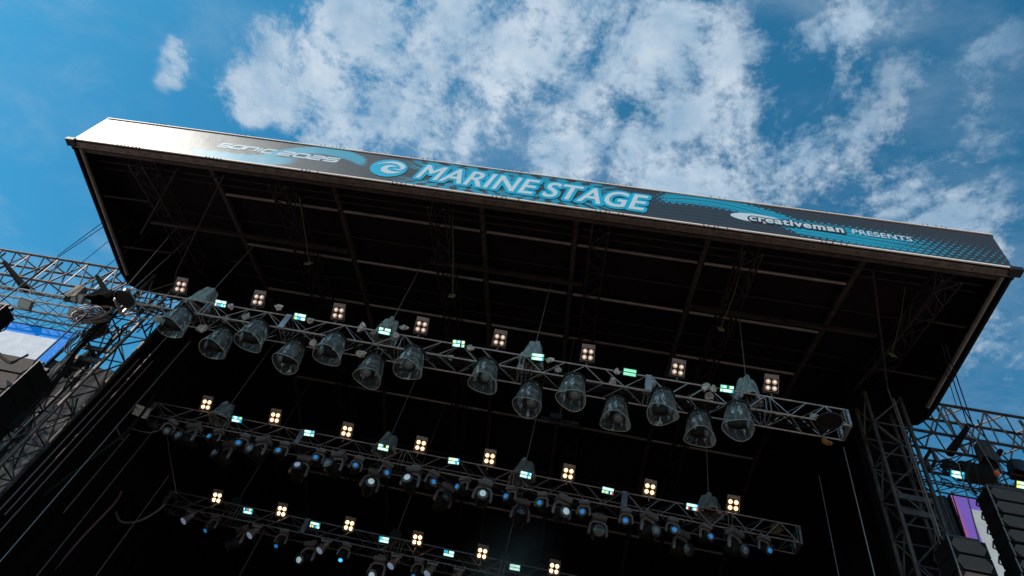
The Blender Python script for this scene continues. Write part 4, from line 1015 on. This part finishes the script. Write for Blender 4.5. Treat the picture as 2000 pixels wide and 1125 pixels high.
for k in range(14):
    c = at(1850 + rnd.uniform(-10, 10), 925 + rnd.uniform(-22, 22), 'Y', 12.9); sx = rnd.uniform(.06, .16)
    b.tube([c + V((sx * math.cos(a), .05 * math.sin(a), sx * 1.3 * math.sin(a))) for a in [2 * math.pi * i / 12 for i in range(12)]], .016, 4, closed=True)
tag(b.build('cable_tangle', M_cable), 'dark tangle of cables left of the cyan white strobe', 'cables')

vert(0, 1035, 300, 705, 14.2, .018, M_gcable, 'grey cable dropping between the two pale ones at lower left')
vert(60, 1125, 330, 815, 15.8, .012, M_gcable, 'faint cable below the left end of the middle truss')
vert(180, 1125, 335, 930, 17.0, .012, M_gcable, 'faint cable left of the rear truss')
# thin stage smoke drifting below the rear truss
bm = bmesh.new(); bmesh.ops.create_icosphere(bm, subdivisions=3, radius=1); me = bpy.data.meshes.new('smoke'); bm.to_mesh(me); bm.free()
m = bpy.data.materials.new('stage_smoke'); m.use_nodes = True; n = m.node_tree; n.nodes.clear(); out = n.nodes.new('ShaderNodeOutputMaterial'); t = n.nodes.new('ShaderNodeTexCoord')
pv = n.nodes.new('ShaderNodeVolumePrincipled'); pv.inputs['Color'].default_value = (.85, .9, 1, 1); pv.inputs['Anisotropy'].default_value = .0
ln = n.nodes.new('ShaderNodeVectorMath'); ln.operation = 'LENGTH'; n.links.new(t.outputs['Object'], ln.inputs[0])
n.links.new(((1 - X(n, ln.outputs['Value']).step(.0, 1.0)) * noise(n, t.outputs['Object'], 1.6, 4, .6).step(.3, .8) * .55).k, pv.inputs['Density']); n.links.new(pv.outputs[0], out.inputs['Volume'])
me.materials.append(m); o = bpy.data.objects.new('smoke', me); COL.objects.link(o); o.location = at(1000, 1100, 'Y', 17.2); o.scale = (1.7, 1.5, 1.9); o['kind'] = 'stuff'

for i, (x0, y0, x1, y1, Y) in enumerate(((585, 385, 604, 512, 10.6), (884, 405, 884, 575, 10.7), (1452, 510, 1408, 640, 11.0), (1768, 560, 1742, 690, 11.2))):
    p, q = at(x0, y0, 'Y', Y - 1.2), at(x1, y1, 'Y', Y); rnd = random.Random(i)
    b = MB(); b.tube([p, (p + q) / 2 + V((.03, 0, -.05)), q], .006, 5)
    for k in range(5): b.tube([q + V((.07 * math.cos(a + k), .05 * math.sin(a * 1.0), .12 * math.sin(a) - .06)) for a in [2 * math.pi * j / 10 for j in range(10)]], .010, 4, closed=True)
    tag(b.build('yellow_rope', M_rope), 'yellow rope with a coiled end hanging from the roof, %s from the left' % ORD[i], 'rope', 'yellow ropes hanging from the roof')
b = MB(); rnd = random.Random(12)                           # clamps and cables tied along the left tower
for k in range(26):
    z = 8 + k * .28 + rnd.uniform(-.1, .1); x = -9.6 + rnd.uniform(-.9, .1); y = 13.0 + rnd.uniform(-.05, .6)
    b.tube([(x, y, z), (x + rnd.uniform(-.25, .25), y, z - rnd.uniform(.2, .7)), (x + rnd.uniform(-.3, .3), y + .1, z - rnd.uniform(.5, 1.3))], rnd.uniform(.012, .03), 5)
tag(b.build('cable_tangle', M_cable), 'black cables tied up and down the left lattice tower', 'cables')

rnd = random.Random(33)
for k in range(9):
    x0, y0 = 236 + rnd.uniform(-14, 16), 578 + rnd.uniform(-6, 14); L = rnd.uniform(70, 150); Y = 12.7 + .03 * k
    p, q = at(x0, y0, 'Y', Y), at(x0 - L * .78, y0 + L * .80, 'Y', Y); mid = (p + q) / 2 + V((rnd.uniform(-.1, .1), 0, -.12))
    wire([p, mid, q], rnd.uniform(.01, .02), M_cable, 'black cable slanting from the front truss end past the coil, %s from the left tower' % ORD[k])
